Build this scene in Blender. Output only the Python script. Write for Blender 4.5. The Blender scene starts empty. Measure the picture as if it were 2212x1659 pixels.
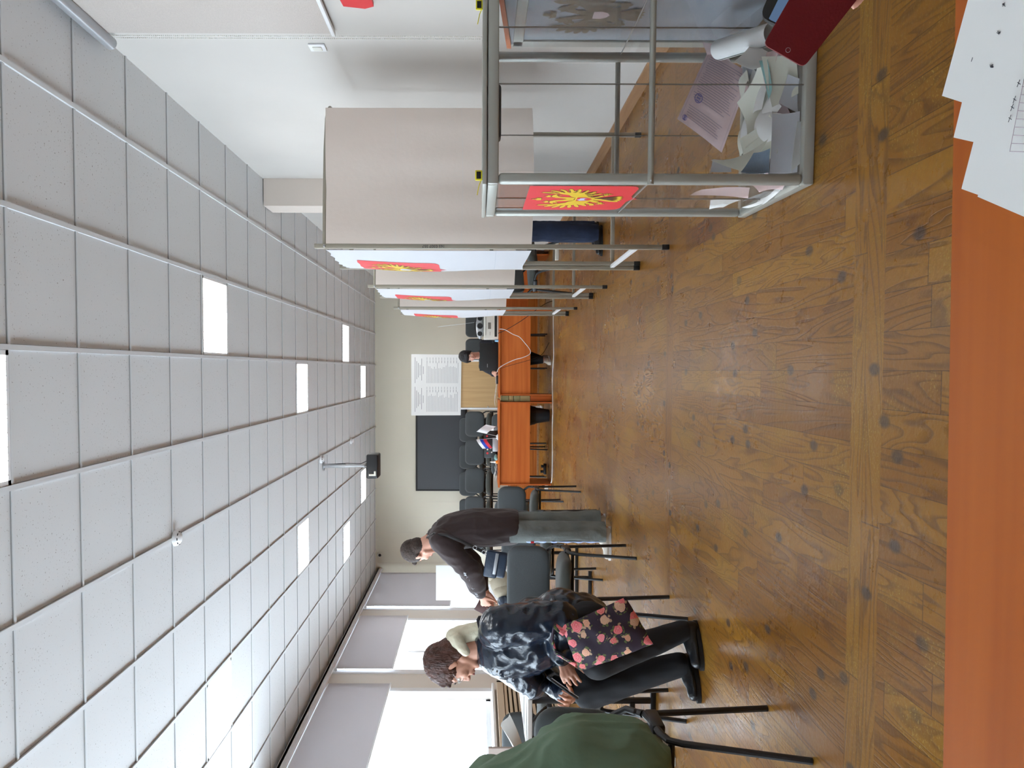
import bpy, bmesh, math, random
from mathutils import Vector, Matrix, noise
PI = math.pi
S = bpy.context.scene
COL = S.collection
rnd = random.Random(7)

# ------------------------------------------------------------------ camera
F, PX, PY = 1743.28, 1037.88, 873.77          # focal length and principal point in pixels of the 2212x1659 frame
R = Matrix(((0.0027505, -0.0023415, -0.9999935), (0.9990806, 0.0427901, 0.0026478), (0.0427836, -0.9990813, 0.0024570)))
CAM = Vector((0, 0, 1.03))
cd = bpy.data.cameras.new('camera'); cam = bpy.data.objects.new('camera', cd); COL.objects.link(cam)
cam.matrix_world = Matrix.Translation(CAM) @ R.transposed().to_4x4()
cd.sensor_width = 36; cd.lens = 36 * F / 2212; cd.clip_start = .02; cd.clip_end = 200
cd.shift_x = (1106 - PX) / 2212; cd.shift_y = (PY - 829.5) / 2212
S.camera = cam

# ------------------------------------------------------------------ world, light, exposure
w = bpy.data.worlds.new('sky'); S.world = w; w.use_nodes = True
w.node_tree.nodes['Background'].inputs[0].default_value = (.76, .88, 1, 1)
w.node_tree.nodes['Background'].inputs[1].default_value = 12
S.view_settings.view_transform = 'Standard'; S.view_settings.look = 'None'
S.view_settings.exposure = 0.12; S.view_settings.gamma = 1
S.cycles.max_bounces = 10; S.cycles.diffuse_bounces = 5; S.cycles.transparent_max_bounces = 24
S.cycles.use_denoising = True; S.cycles.sample_clamp_indirect = 6
LAMP = 16.0                                    # emission of the ceiling lamps

def ray(x, y): return R.transposed() @ Vector(((x - PX) / F, -(y - PY) / F, -1))
def aY(x, y, Y): d = ray(x, y); return CAM + d * (Y / d.y)
def aZ(x, y, Z=0): d = ray(x, y); return CAM + d * ((Z - CAM.z) / d.z)
def aX(x, y, X): d = ray(x, y); return CAM + d * (X / d.x)

# ------------------------------------------------------------------ materials
def lin(c):
    c = c / 255
    return c / 12.92 if c <= .04045 else ((c + .055) / 1.055) ** 2.4
def rgb(r, g, b): return (lin(r), lin(g), lin(b), 1)
def nd(nt, t, **k):
    n = nt.nodes.new(t)
    for a, b in k.items(): setattr(n, a, b)
    return n
def mat(name, col, rough=.6, metal=0, bump=0, bscale=40, var=0, vscale=8, spec=.5, sheen=0, stretch=(1, 1, 1), coat=0, trans=0):
    m = bpy.data.materials.new(name); m.use_nodes = True; nt = m.node_tree
    b = nt.nodes['Principled BSDF']
    b.inputs['Base Color'].default_value = col; b.inputs['Roughness'].default_value = rough
    b.inputs['Metallic'].default_value = metal; b.inputs['Specular IOR Level'].default_value = spec
    if coat: b.inputs['Coat Weight'].default_value = coat; b.inputs['Coat Roughness'].default_value = .15
    if sheen: b.inputs['Sheen Weight'].default_value = sheen
    tc = nd(nt, 'ShaderNodeTexCoord'); mp = nd(nt, 'ShaderNodeMapping'); mp.inputs['Scale'].default_value = stretch
    nt.links.new(tc.outputs['Object'], mp.inputs[0])
    if var:
        n = nd(nt, 'ShaderNodeTexNoise'); n.inputs['Scale'].default_value = vscale; n.inputs['Detail'].default_value = 5
        nt.links.new(mp.outputs[0], n.inputs['Vector'])
        cr = nd(nt, 'ShaderNodeValToRGB')
        cr.color_ramp.elements[0].position = .3; cr.color_ramp.elements[1].position = .7
        cr.color_ramp.elements[0].color = tuple(max(0, c * (1 - var)) for c in col[:3]) + (1,)
        cr.color_ramp.elements[1].color = tuple(min(1, c * (1 + var)) for c in col[:3]) + (1,)
        nt.links.new(n.outputs['Fac'], cr.inputs[0]); nt.links.new(cr.outputs[0], b.inputs['Base Color'])
    if bump:
        n = nd(nt, 'ShaderNodeTexNoise'); n.inputs['Scale'].default_value = bscale; n.inputs['Detail'].default_value = 4
        nt.links.new(mp.outputs[0], n.inputs['Vector'])
        bp = nd(nt, 'ShaderNodeBump'); bp.inputs['Strength'].default_value = min(1, bump); bp.inputs['Distance'].default_value = .01 * max(1, bump)
        nt.links.new(n.outputs['Fac'], bp.inputs['Height']); nt.links.new(bp.outputs[0], b.inputs['Normal'])
    if trans:
        out = nt.nodes['Material Output']; t = nd(nt, 'ShaderNodeBsdfTranslucent'); t.inputs[0].default_value = col
        mx = nd(nt, 'ShaderNodeMixShader'); mx.inputs[0].default_value = trans
        nt.links.new(b.outputs[0], mx.inputs[1]); nt.links.new(t.outputs[0], mx.inputs[2]); nt.links.new(mx.outputs[0], out.inputs[0])
    return m
def glassy(name, tint, gloss=.08, haze=0, hcol=(.8, .85, .9, 1)):
    m = bpy.data.materials.new(name); m.use_nodes = True; nt = m.node_tree; nt.nodes.clear()
    out = nd(nt, 'ShaderNodeOutputMaterial'); t = nd(nt, 'ShaderNodeBsdfTransparent'); t.inputs[0].default_value = tint
    g = nd(nt, 'ShaderNodeBsdfGlossy'); g.inputs['Roughness'].default_value = gloss
    fr = nd(nt, 'ShaderNodeFresnel'); fr.inputs[0].default_value = 1.45
    ge = nd(nt, 'ShaderNodeNewGeometry')          # reflect at the front faces only: the sheet does not refract
    mx = nd(nt, 'ShaderNodeMixShader'); nt.links.new(mth(nt, 'MULTIPLY', fr.outputs[0], mth(nt, 'SUBTRACT', 1, ge.outputs['Backfacing'])), mx.inputs[0])
    nt.links.new(t.outputs[0], mx.inputs[1]); nt.links.new(g.outputs[0], mx.inputs[2]); last = mx
    if haze:
        d = nd(nt, 'ShaderNodeBsdfDiffuse'); d.inputs[0].default_value = hcol; m2 = nd(nt, 'ShaderNodeMixShader'); m2.inputs[0].default_value = haze
        nt.links.new(mx.outputs[0], m2.inputs[1]); nt.links.new(d.outputs[0], m2.inputs[2]); last = m2
    nt.links.new(last.outputs[0], out.inputs[0]); return m
def emit(name, col, st):
    m = bpy.data.materials.new(name); m.use_nodes = True; nt = m.node_tree; nt.nodes.clear()
    out = nd(nt, 'ShaderNodeOutputMaterial'); e = nd(nt, 'ShaderNodeEmission'); e.inputs[0].default_value = col; e.inputs[1].default_value = st
    nt.links.new(e.outputs[0], out.inputs[0]); return m
def mth(nt, op, a, b=None, c=None):
    n = nd(nt, 'ShaderNodeMath', operation=op)
    for i, v in enumerate((a, b, c)):
        if v is None: continue
        if isinstance(v, (int, float)): n.inputs[i].default_value = v
        else: nt.links.new(v, n.inputs[i])
    return n.outputs[0]
def mixc(nt, fac, a, b, bt='MIX'):
    n = nd(nt, 'ShaderNodeMix', data_type='RGBA', blend_type=bt)
    for i, v in ((0, fac), (6, a), (7, b)):
        if isinstance(v, (int, float, tuple)): n.inputs[i].default_value = v
        else: nt.links.new(v, n.inputs[i])
    return n.outputs[2]

def floor_material():
    m = bpy.data.materials.new('pine_floor'); m.use_nodes = True; nt = m.node_tree; b = nt.nodes['Principled BSDF']
    L = nt.links.new
    tc = nd(nt, 'ShaderNodeTexCoord'); sp = nd(nt, 'ShaderNodeSeparateXYZ'); L(tc.outputs['Object'], sp.inputs[0])
    x, y = sp.outputs[0], sp.outputs[1]
    # strips of boards that run across the room: where they lie
    def band(c, h): return mth(nt, 'COMPARE', y, c, h)
    strip = mth(nt, 'MAXIMUM', band(2.14, .085), band(4.36, .075))
    def planks(u, v, off):                       # u across boards, v along them
        row = mth(nt, 'FLOOR', mth(nt, 'DIVIDE', u, .098))
        wn = nd(nt, 'ShaderNodeTexWhiteNoise', noise_dimensions='1D'); L(mth(nt, 'ADD', row, off), wn.inputs['W'])
        v2 = mth(nt, 'ADD', v, mth(nt, 'MULTIPLY', wn.outputs['Value'], 3.1))
        cell = mth(nt, 'FLOOR', mth(nt, 'DIVIDE', v2, 1.15))
        wn2 = nd(nt, 'ShaderNodeTexWhiteNoise', noise_dimensions='2D')
        cb = nd(nt, 'ShaderNodeCombineXYZ'); L(row, cb.inputs[0]); L(cell, cb.inputs[1]); L(cb.outputs[0], wn2.inputs['Vector'])
        fu = mth(nt, 'FRACT', mth(nt, 'DIVIDE', u, .098)); fv = mth(nt, 'FRACT', mth(nt, 'DIVIDE', v2, 1.15))
        gap = mth(nt, 'MAXIMUM', mth(nt, 'LESS_THAN', fu, .022), mth(nt, 'LESS_THAN', fv, .003))
        cc = nd(nt, 'ShaderNodeCombineXYZ')       # grain coordinates, stretched along the board and shifted per board
        L(mth(nt, 'ADD', mth(nt, 'MULTIPLY', u, 1.0), mth(nt, 'MULTIPLY', wn2.outputs['Value'], 17)), cc.inputs[0]); L(mth(nt, 'MULTIPLY', v, .13), cc.inputs[1]); L(mth(nt, 'MULTIPLY', wn2.outputs['Value'], 9), cc.inputs[2])
        return wn2.outputs['Value'], gap, cc.outputs[0]
    ra, ga, ca = planks(x, y, 0); rb, gb, cb_ = planks(mth(nt, 'ADD', y, .006), x, 50)
    def sel(a, b2):
        n = nd(nt, 'ShaderNodeMix', data_type='FLOAT'); L(strip, n.inputs[0]); L(a, n.inputs[2]); L(b2, n.inputs[3]); return n.outputs[0]
    rv, gap = sel(ra, rb), sel(ga, gb)
    vm = nd(nt, 'ShaderNodeMix', data_type='VECTOR'); L(strip, vm.inputs[0]); L(ca, vm.inputs[4]); L(cb_, vm.inputs[5]); gc = vm.outputs[1]
    # grain rings
    n1 = nd(nt, 'ShaderNodeTexNoise'); n1.inputs['Scale'].default_value = 5; n1.inputs['Detail'].default_value = 3; n1.inputs['Distortion'].default_value = .6; L(gc, n1.inputs['Vector'])
    ring = mth(nt, 'FRACT', mth(nt, 'MULTIPLY', n1.outputs['Fac'], 20))
    rr = nd(nt, 'ShaderNodeValToRGB'); L(ring, rr.inputs[0])
    rr.color_ramp.elements[0].color = (0, 0, 0, 1); rr.color_ramp.elements[0].position = .5
    rr.color_ramp.elements[1].color = (1, 1, 1, 1); rr.color_ramp.elements[1].position = .9
    e = rr.color_ramp.elements.new(.99); e.color = (0, 0, 0, 1)
    pc = nd(nt, 'ShaderNodeValToRGB'); L(rv, pc.inputs[0])
    for p, c in ((0, rgb(118, 76, 30)), (.25, rgb(140, 96, 34)), (.5, rgb(126, 82, 31)), (.75, rgb(148, 104, 38)), (1, rgb(108, 64, 28))):
        if p in (0, 1): el = pc.color_ramp.elements[-1 if p else 0]
        else: el = pc.color_ramp.elements.new(p)
        el.color = c
    col = mixc(nt, mth(nt, 'MULTIPLY', rr.outputs[0], .6), pc.outputs[0], rgb(76, 48, 30))
    # knots
    vo = nd(nt, 'ShaderNodeTexVoronoi', voronoi_dimensions='2D'); vo.inputs['Scale'].default_value = 4.2
    mpk = nd(nt, 'ShaderNodeMapping'); mpk.inputs['Scale'].default_value = (1, .6, 1); L(tc.outputs['Object'], mpk.inputs[0]); L(mpk.outputs[0], vo.inputs['Vector'])
    kr = nd(nt, 'ShaderNodeValToRGB'); L(vo.outputs['Distance'], kr.inputs[0])
    kr.color_ramp.elements[0].color = (1, 1, 1, 1); kr.color_ramp.elements[0].position = .05
    kr.color_ramp.elements[1].color = (0, 0, 0, 1); kr.color_ramp.elements[1].position = .09
    col = mixc(nt, mth(nt, 'MULTIPLY', kr.outputs[0], .85), col, rgb(64, 54, 48))
    # worn, duller and yellowish patches
    n2 = nd(nt, 'ShaderNodeTexNoise'); n2.inputs['Scale'].default_value = 1.7; n2.inputs['Detail'].default_value = 8; n2.inputs['Roughness'].default_value = .7; L(tc.outputs['Object'], n2.inputs['Vector'])
    wr = nd(nt, 'ShaderNodeValToRGB'); L(n2.outputs['Fac'], wr.inputs[0]); wr.color_ramp.elements[0].position = .48; wr.color_ramp.elements[1].position = .66
    wr.color_ramp.elements[0].color = (0, 0, 0, 1); wr.color_ramp.elements[1].color = (.55, .55, .55, 1)
    wp = mth(nt, 'MULTIPLY', wr.outputs[0], mth(nt, 'ADD', mth(nt, 'MULTIPLY', mth(nt, 'GREATER_THAN', rv, .55), .9), .35))
    col = mixc(nt, wp, col, rgb(140, 104, 38))
    n3 = nd(nt, 'ShaderNodeTexNoise'); n3.inputs['Scale'].default_value = 60; n3.inputs['Detail'].default_value = 6; n3.inputs['Roughness'].default_value = .8; L(tc.outputs['Object'], n3.inputs['Vector'])
    col = mixc(nt, mth(nt, 'MULTIPLY', mth(nt, 'SUBTRACT', n3.outputs['Fac'], .35), .5), col, rgb(86, 56, 28))
    fl = nd(nt, 'ShaderNodeTexNoise'); fl.inputs['Scale'].default_value = 130; fl.inputs['Detail'].default_value = 3; L(tc.outputs['Object'], fl.inputs['Vector'])
    fk = mth(nt, 'MULTIPLY', mth(nt, 'GREATER_THAN', fl.outputs['Fac'], .6), wp)
    col = mixc(nt, fk, col, rgb(176, 150, 80))
    col = mixc(nt, mth(nt, 'MULTIPLY', gap, .6), col, rgb(55, 36, 24))
    L(col, b.inputs['Base Color'])
    ro = nd(nt, 'ShaderNodeMapRange'); L(n2.outputs['Fac'], ro.inputs[0]); ro.inputs[1].default_value = .3; ro.inputs[2].default_value = .7; ro.inputs[3].default_value = .22; ro.inputs[4].default_value = .38
    L(ro.outputs[0], b.inputs['Roughness']); b.inputs['Specular IOR Level'].default_value = .13
    n4 = nd(nt, 'ShaderNodeTexNoise'); n4.inputs['Scale'].default_value = 55; n4.inputs['Detail'].default_value = 3; L(tc.outputs['Object'], n4.inputs['Vector'])
    h = mth(nt, 'ADD', mth(nt, 'MULTIPLY', n4.outputs['Fac'], .6), mth(nt, 'MULTIPLY', gap, -1.0)); h = mth(nt, 'ADD', h, mth(nt, 'MULTIPLY', rr.outputs[0], -.15))
    bp = nd(nt, 'ShaderNodeBump'); bp.inputs['Strength'].default_value = .45; bp.inputs['Distance'].default_value = .004; L(h, bp.inputs['Height']); L(bp.outputs[0], b.inputs['Normal'])
    return m
def wood(name, c1, c2, axis=1, sc=3, rough=.35, knots=False):
    m = bpy.data.materials.new(name); m.use_nodes = True; nt = m.node_tree; b = nt.nodes['Principled BSDF']; L = nt.links.new
    tc = nd(nt, 'ShaderNodeTexCoord'); mp = nd(nt, 'ShaderNodeMapping'); s = [12, 12, 12]; s[axis] = .5; mp.inputs['Scale'].default_value = s
    L(tc.outputs['Object'], mp.inputs[0]); n = nd(nt, 'ShaderNodeTexNoise'); n.inputs['Scale'].default_value = sc; n.inputs['Detail'].default_value = 6; L(mp.outputs[0], n.inputs['Vector'])
    cr = nd(nt, 'ShaderNodeValToRGB'); cr.color_ramp.elements[0].position = .3; cr.color_ramp.elements[1].position = .72
    cr.color_ramp.elements[0].color = c1; cr.color_ramp.elements[1].color = c2; L(n.outputs['Fac'], cr.inputs[0]); col = cr.outputs[0]
    if knots:
        vo = nd(nt, 'ShaderNodeTexVoronoi'); vo.inputs['Scale'].default_value = 5; L(tc.outputs['Object'], vo.inputs['Vector'])
        kr = nd(nt, 'ShaderNodeValToRGB'); L(vo.outputs['Distance'], kr.inputs[0]); kr.color_ramp.elements[0].color = (1, 1, 1, 1); kr.color_ramp.elements[0].position = .06
        kr.color_ramp.elements[1].color = (0, 0, 0, 1); kr.color_ramp.elements[1].position = .16
        col = mixc(nt, mth(nt, 'MULTIPLY', kr.outputs[0], .7), col, rgb(70, 35, 15))
    L(col, b.inputs['Base Color']); b.inputs['Roughness'].default_value = rough; b.inputs['Specular IOR Level'].default_value = .12
    return m
def ceiling_material():
    m = bpy.data.materials.new('ceiling_tile'); m.use_nodes = True; nt = m.node_tree; b = nt.nodes['Principled BSDF']; L = nt.links.new
    tc = nd(nt, 'ShaderNodeTexCoord')
    n = nd(nt, 'ShaderNodeTexNoise'); n.inputs['Scale'].default_value = 95; n.inputs['Detail'].default_value = 2; L(tc.outputs['Object'], n.inputs['Vector'])
    n2 = nd(nt, 'ShaderNodeTexNoise'); n2.inputs['Scale'].default_value = 2.5; L(tc.outputs['Object'], n2.inputs['Vector'])
    t = mth(nt, 'ADD', n.outputs['Fac'], mth(nt, 'MULTIPLY', n2.outputs['Fac'], .12))
    cr = nd(nt, 'ShaderNodeValToRGB'); L(t, cr.inputs[0]); cr.color_ramp.elements[0].position = .735; cr.color_ramp.elements[1].position = .79
    cr.color_ramp.elements[0].color = rgb(216, 217, 218); cr.color_ramp.elements[1].color = rgb(150, 146, 142)
    L(cr.outputs[0], b.inputs['Base Color']); b.inputs['Roughness'].default_value = .9; b.inputs['Specular IOR Level'].default_value = .2
    return m
def floral_material():
    m = bpy.data.materials.new('rose_print_fabric'); m.use_nodes = True; nt = m.node_tree; b = nt.nodes['Principled BSDF']; L = nt.links.new
    tc = nd(nt, 'ShaderNodeTexCoord'); n = nd(nt, 'ShaderNodeTexNoise'); n.inputs['Scale'].default_value = 40; L(tc.outputs['Object'], n.inputs['Vector'])
    dv = nd(nt, 'ShaderNodeVectorMath', operation='MULTIPLY_ADD'); L(n.outputs['Color'], dv.inputs[0]); dv.inputs[1].default_value = (.022,) * 3; mp = nd(nt, 'ShaderNodeMapping'); mp.inputs['Rotation'].default_value = (PI / 2, 0, 0); L(tc.outputs['Object'], mp.inputs[0]); L(mp.outputs[0], dv.inputs[2])
    vo = nd(nt, 'ShaderNodeTexVoronoi', voronoi_dimensions='2D'); vo.inputs['Scale'].default_value = 16; vo.inputs['Randomness'].default_value = .8; L(dv.outputs[0], vo.inputs['Vector'])
    sp = nd(nt, 'ShaderNodeSeparateColor'); L(vo.outputs['Color'], sp.inputs[0])
    rad = mth(nt, 'ADD', mth(nt, 'MULTIPLY', sp.outputs[1], .2), .2)
    inside = mth(nt, 'LESS_THAN', vo.outputs['Distance'], rad)
    pal = nd(nt, 'ShaderNodeValToRGB'); L(sp.outputs[0], pal.inputs[0]); pal.color_ramp.interpolation = 'CONSTANT'
    pal.color_ramp.elements[0].color = rgb(225, 60, 95); pal.color_ramp.elements[1].position = .35; pal.color_ramp.elements[1].color = rgb(230, 80, 90)
    for p, c in ((.55, rgb(205, 145, 105)), (.72, rgb(235, 95, 125)), (.86, rgb(200, 165, 130))): pal.color_ramp.elements.new(p).color = c
    pet = mth(nt, 'FRACT', mth(nt, 'ADD', mth(nt, 'MULTIPLY', vo.outputs['Distance'], 9), mth(nt, 'MULTIPLY', n.outputs['Fac'], 1.5)))
    rose = mixc(nt, mth(nt, 'MULTIPLY', pet, .65), pal.outputs[0], rgb(240, 190, 175))
    v2 = nd(nt, 'ShaderNodeTexVoronoi', voronoi_dimensions='2D'); v2.inputs['Scale'].default_value = 55; L(dv.outputs[0], v2.inputs['Vector'])
    ring = mth(nt, 'LESS_THAN', vo.outputs['Distance'], mth(nt, 'ADD', rad, .17))
    leaf = mth(nt, 'MULTIPLY', mth(nt, 'LESS_THAN', v2.outputs['Distance'], .36), mth(nt, 'MAXIMUM', mth(nt, 'MULTIPLY', ring, .9), 0))
    s2 = nd(nt, 'ShaderNodeSeparateColor'); L(v2.outputs['Color'], s2.inputs[0])
    lc = mixc(nt, mth(nt, 'GREATER_THAN', s2.outputs[0], .72), rgb(98, 112, 62), rgb(190, 160, 130))
    col = mixc(nt, leaf, rgb(46, 34, 52), lc); col = mixc(nt, inside, col, rose)
    L(col, b.inputs['Base Color']); b.inputs['Roughness'].default_value = .75
    return m

M = {}
M['floor'] = floor_material(); M['tile'] = ceiling_material(); M['floral'] = floral_material()
M['grid'] = mat('ceiling_grid_paint', rgb(214, 216, 218), .5)
M['wall'] = mat('painted_wall', rgb(197, 192, 186), .75, var=.03, vscale=1.5, bump=.04, bscale=300)
M['wallfar'] = mat('far_wall_paint', rgb(222, 217, 200), .75, var=.03, vscale=1.2)
M['pier'] = mat('pier_paint', rgb(214, 202, 192), .75)
M['wallL'] = mat('window_wall_paint', rgb(224, 216, 206), .75)
M['gridshade'] = mat('grid_painted_shadow', rgb(150, 150, 150), .7)
M['upvc'] = mat('white_plastic', rgb(235, 236, 238), .35)
M['blind'] = mat('blind_fabric', rgb(208, 204, 206), .9, bump=.3, bscale=350, trans=.18)
M['blindR'] = mat('blind_fabric_plain', rgb(186, 177, 170), .85, bump=.2, bscale=60, var=.05, vscale=60, stretch=(1, 1, 4))
M['glass'] = glassy('window_glass', (.97, .98, .98, 1), .02)
M['acrylic'] = glassy('clear_acrylic', (.975, .978, .98, 1), .05, .012)
M['alu'] = mat('satin_aluminium', rgb(168, 168, 160), .42, metal=.35)
M['alu_dark'] = mat('grey_metal', rgb(128, 124, 116), .45, metal=.3)
M['booth_metal'] = mat('booth_tube_paint', rgb(158, 152, 138), .45, metal=.2)
M['steel'] = mat('steel', rgb(180, 182, 185), .3, metal=.8)
M['cloth'] = mat('curtain_cloth', rgb(234, 223, 214), .85, bump=.15, bscale=30, trans=.12)
M['clothc'] = mat('curtain_crease', rgb(232, 223, 216), .85)
M['clothw'] = mat('white_curtain_cloth', rgb(208, 208, 212), .8, bump=.1, bscale=25, trans=.15)
M['boardw'] = mat('translucent_white_board', rgb(248, 250, 252), .4, trans=.75)
M['red'] = mat('emblem_red', rgb(208, 42, 50), .5)
M['gold'] = mat('emblem_gold', rgb(214, 178, 30), .5)
M['golddark'] = mat('emblem_outline', rgb(100, 60, 25), .6)
M['paleblue'] = mat('emblem_rider', rgb(175, 185, 215), .6)
M['brown'] = mat('bronze_emblem', rgb(112, 100, 82), .6, var=.15, vscale=12)
M['desk'] = wood('orange_laminate', rgb(192, 100, 48), rgb(212, 120, 62), 0, 2.2, .32)
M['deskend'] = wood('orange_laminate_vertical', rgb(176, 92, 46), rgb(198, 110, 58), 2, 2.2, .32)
M['table'] = wood('orange_tabletop', rgb(162, 78, 18), rgb(192, 104, 32), 0, 1.8, .45)
M['stage'] = wood('stage_pine', rgb(150, 82, 36), rgb(188, 112, 50), 0, 3, .4, True)
M['trimw'] = wood('pine_trim', rgb(150, 112, 80), rgb(172, 134, 98), 1, 3, .4)
M['board'] = wood('beige_board', rgb(192, 158, 112), rgb(206, 172, 126), 2, 3, .6)
M['fabric'] = mat('charcoal_upholstery', rgb(64, 68, 70), .85, bump=.35, bscale=400, sheen=.25)
M['fabric_olive'] = mat('charcoal_seat_upholstery', rgb(64, 66, 62), .9, bump=.35, bscale=400, sheen=.2)
M['blackmetal'] = mat('black_metal', rgb(26, 26, 28), .45)
M['blackplastic'] = mat('black_plastic', rgb(28, 29, 32), .4)
M['black'] = mat('matt_black', rgb(16, 16, 18), .6)
M['screen'] = mat('dark_screen', rgb(48, 52, 58), .32, coat=.0, spec=.6)
M['paper'] = mat('white_paper', rgb(236, 236, 234), .8)
M['paperback'] = mat('cream_paper', rgb(222, 222, 208), .8)
M['papergrey'] = mat('greyish_paper', rgb(196, 198, 204), .8)
M['teal'] = mat('green_guilloche_paper', rgb(128, 165, 162), .8, var=.1, vscale=90, stretch=(1, 1, 8))
M['bluep'] = mat('blue_guilloche_paper', rgb(112, 130, 148), .8, var=.15, vscale=90, stretch=(1, 1, 8))
M['pinkp'] = mat('pink_guilloche_paper', rgb(216, 192, 192), .8, var=.03, vscale=60)
M['ink'] = mat('printed_ink', rgb(142, 140, 144), .8)
M['inkl'] = mat('pale_print', rgb(172, 156, 164), .8)
M['inkd'] = mat('dark_ink', rgb(45, 45, 55), .8)
M['stamp'] = mat('violet_stamp', rgb(120, 110, 165), .8)
M['yellow'] = mat('yellow_plastic', rgb(228, 212, 30), .5)
M['casered'] = mat('dark_red_leather', rgb(104, 20, 30), .42, bump=.12, bscale=250)
M['phonescreen'] = emit('phone_screen', rgb(120, 150, 190), .45)
M['passport'] = mat('brown_booklet_cover', rgb(78, 44, 42), .5)
M['skin'] = mat('skin', rgb(214, 160, 138), .55, var=.06, vscale=14)
M['skin2'] = mat('skin_tan', rgb(206, 152, 128), .55, var=.06, vscale=14)
M['lips'] = mat('lips', rgb(165, 92, 88), .5)
M['hairbrown'] = mat('short_brown_hair', rgb(66, 50, 42), .6, var=.35, vscale=35, bump=1, bscale=120, stretch=(1, 1, 3))
M['haired'] = mat('auburn_hair', rgb(82, 46, 34), .45, var=.4, vscale=22, bump=1.5, bscale=70, stretch=(2.5, 1, .6))
M['hairblack'] = mat('black_hair', rgb(26, 23, 26), .5, bump=1, bscale=80)
M['sweater'] = mat('dark_brown_cotton', rgb(50, 36, 36), .85, bump=.5, bscale=14, sheen=.15)
M['jeans'] = mat('grey_denim', rgb(112, 118, 116), .85, var=.18, vscale=7, bump=.4, bscale=40)
M['jeansblue'] = mat('dark_blue_denim', rgb(28, 40, 66), .85, var=.25, vscale=8, bump=.4, bscale=30)
M['denimlight'] = mat('light_blue_denim', rgb(165, 185, 225), .85, var=.15, vscale=50)
M['shoe'] = mat('white_shoe', rgb(215, 208, 196), .6)
M['shoeblack'] = mat('black_shoe_leather', rgb(22, 24, 28), .28, bump=.5, bscale=25)
M['leather'] = mat('glossy_black_leather', rgb(22, 34, 50), .24, bump=.5, bscale=16, spec=.6)  # black leather; its blue sheen is put into the base colour
M['navy'] = mat('navy_wool', rgb(20, 22, 34), .9)
M['blacktrouser'] = mat('black_trouser_cloth', rgb(14, 16, 22), .8)
M['cream'] = mat('cream_fleece', rgb(222, 216, 192), .9, bump=.4, bscale=60)
M['green'] = mat('green_jacket_cloth', rgb(96, 120, 98), .75, bump=1.2, bscale=9)
M['greend'] = mat('dark_green_collar', rgb(46, 56, 56), .75)
M['bluebag'] = mat('blue_grey_leatherette', rgb(48, 60, 78), .3, bump=.2, bscale=40)
M['beigej'] = mat('beige_jacket_cloth', rgb(150, 140, 122), .85, bump=1, bscale=12)
M['silver'] = mat('silver_plastic', rgb(172, 174, 178), .3, metal=.4)
M['offwhite'] = mat('off_white_plastic', rgb(222, 220, 210), .5)
M['bluepl'] = mat('light_blue_plastic', rgb(130, 190, 230), .4)
M['flagblue'] = mat('flag_blue', rgb(30, 60, 170), .7); M['flagred'] = mat('flag_red', rgb(205, 30, 55), .7); M['flagwhite'] = mat('flag_white', rgb(235, 235, 240), .7)
M['orange'] = mat('orange_plastic', rgb(235, 140, 30), .5)
M['boxbeige'] = mat('folder_beige', rgb(176, 164, 118), .7); M['boxgreen'] = mat('folder_pale_green', rgb(160, 164, 122), .7)
M['bin'] = mat('dark_bin_plastic', rgb(40, 42, 46), .5); M['binbag'] = mat('black_bin_liner', rgb(20, 20, 22), .35, bump=1, bscale=25)
M['lectern'] = mat('lectern_grey', rgb(160, 166, 174), .25, spec=.6)
M['lecterntop'] = wood('lectern_wood', rgb(186, 100, 60), rgb(205, 122, 76), 1, 2, .4)
M['lamp'] = emit('lamp_tube_light', (.97, 1, 1, 1), LAMP)
M['copper'] = mat('copper_pin', rgb(170, 60, 50), .5)
M['tabletopw'] = mat('light_grey_tabletop', rgb(214, 210, 206), .25)
M['rad'] = mat('cream_radiator_grille', rgb(206, 188, 164), .6); M['raddark'] = mat('grille_gap', rgb(90, 76, 60), .8)
M['clear'] = glassy('clear_plastic', (.85, .88, .9, 1), .1, .12)
M['beigewood'] = mat('panel_beige', rgb(196, 180, 170), .6)

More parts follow.
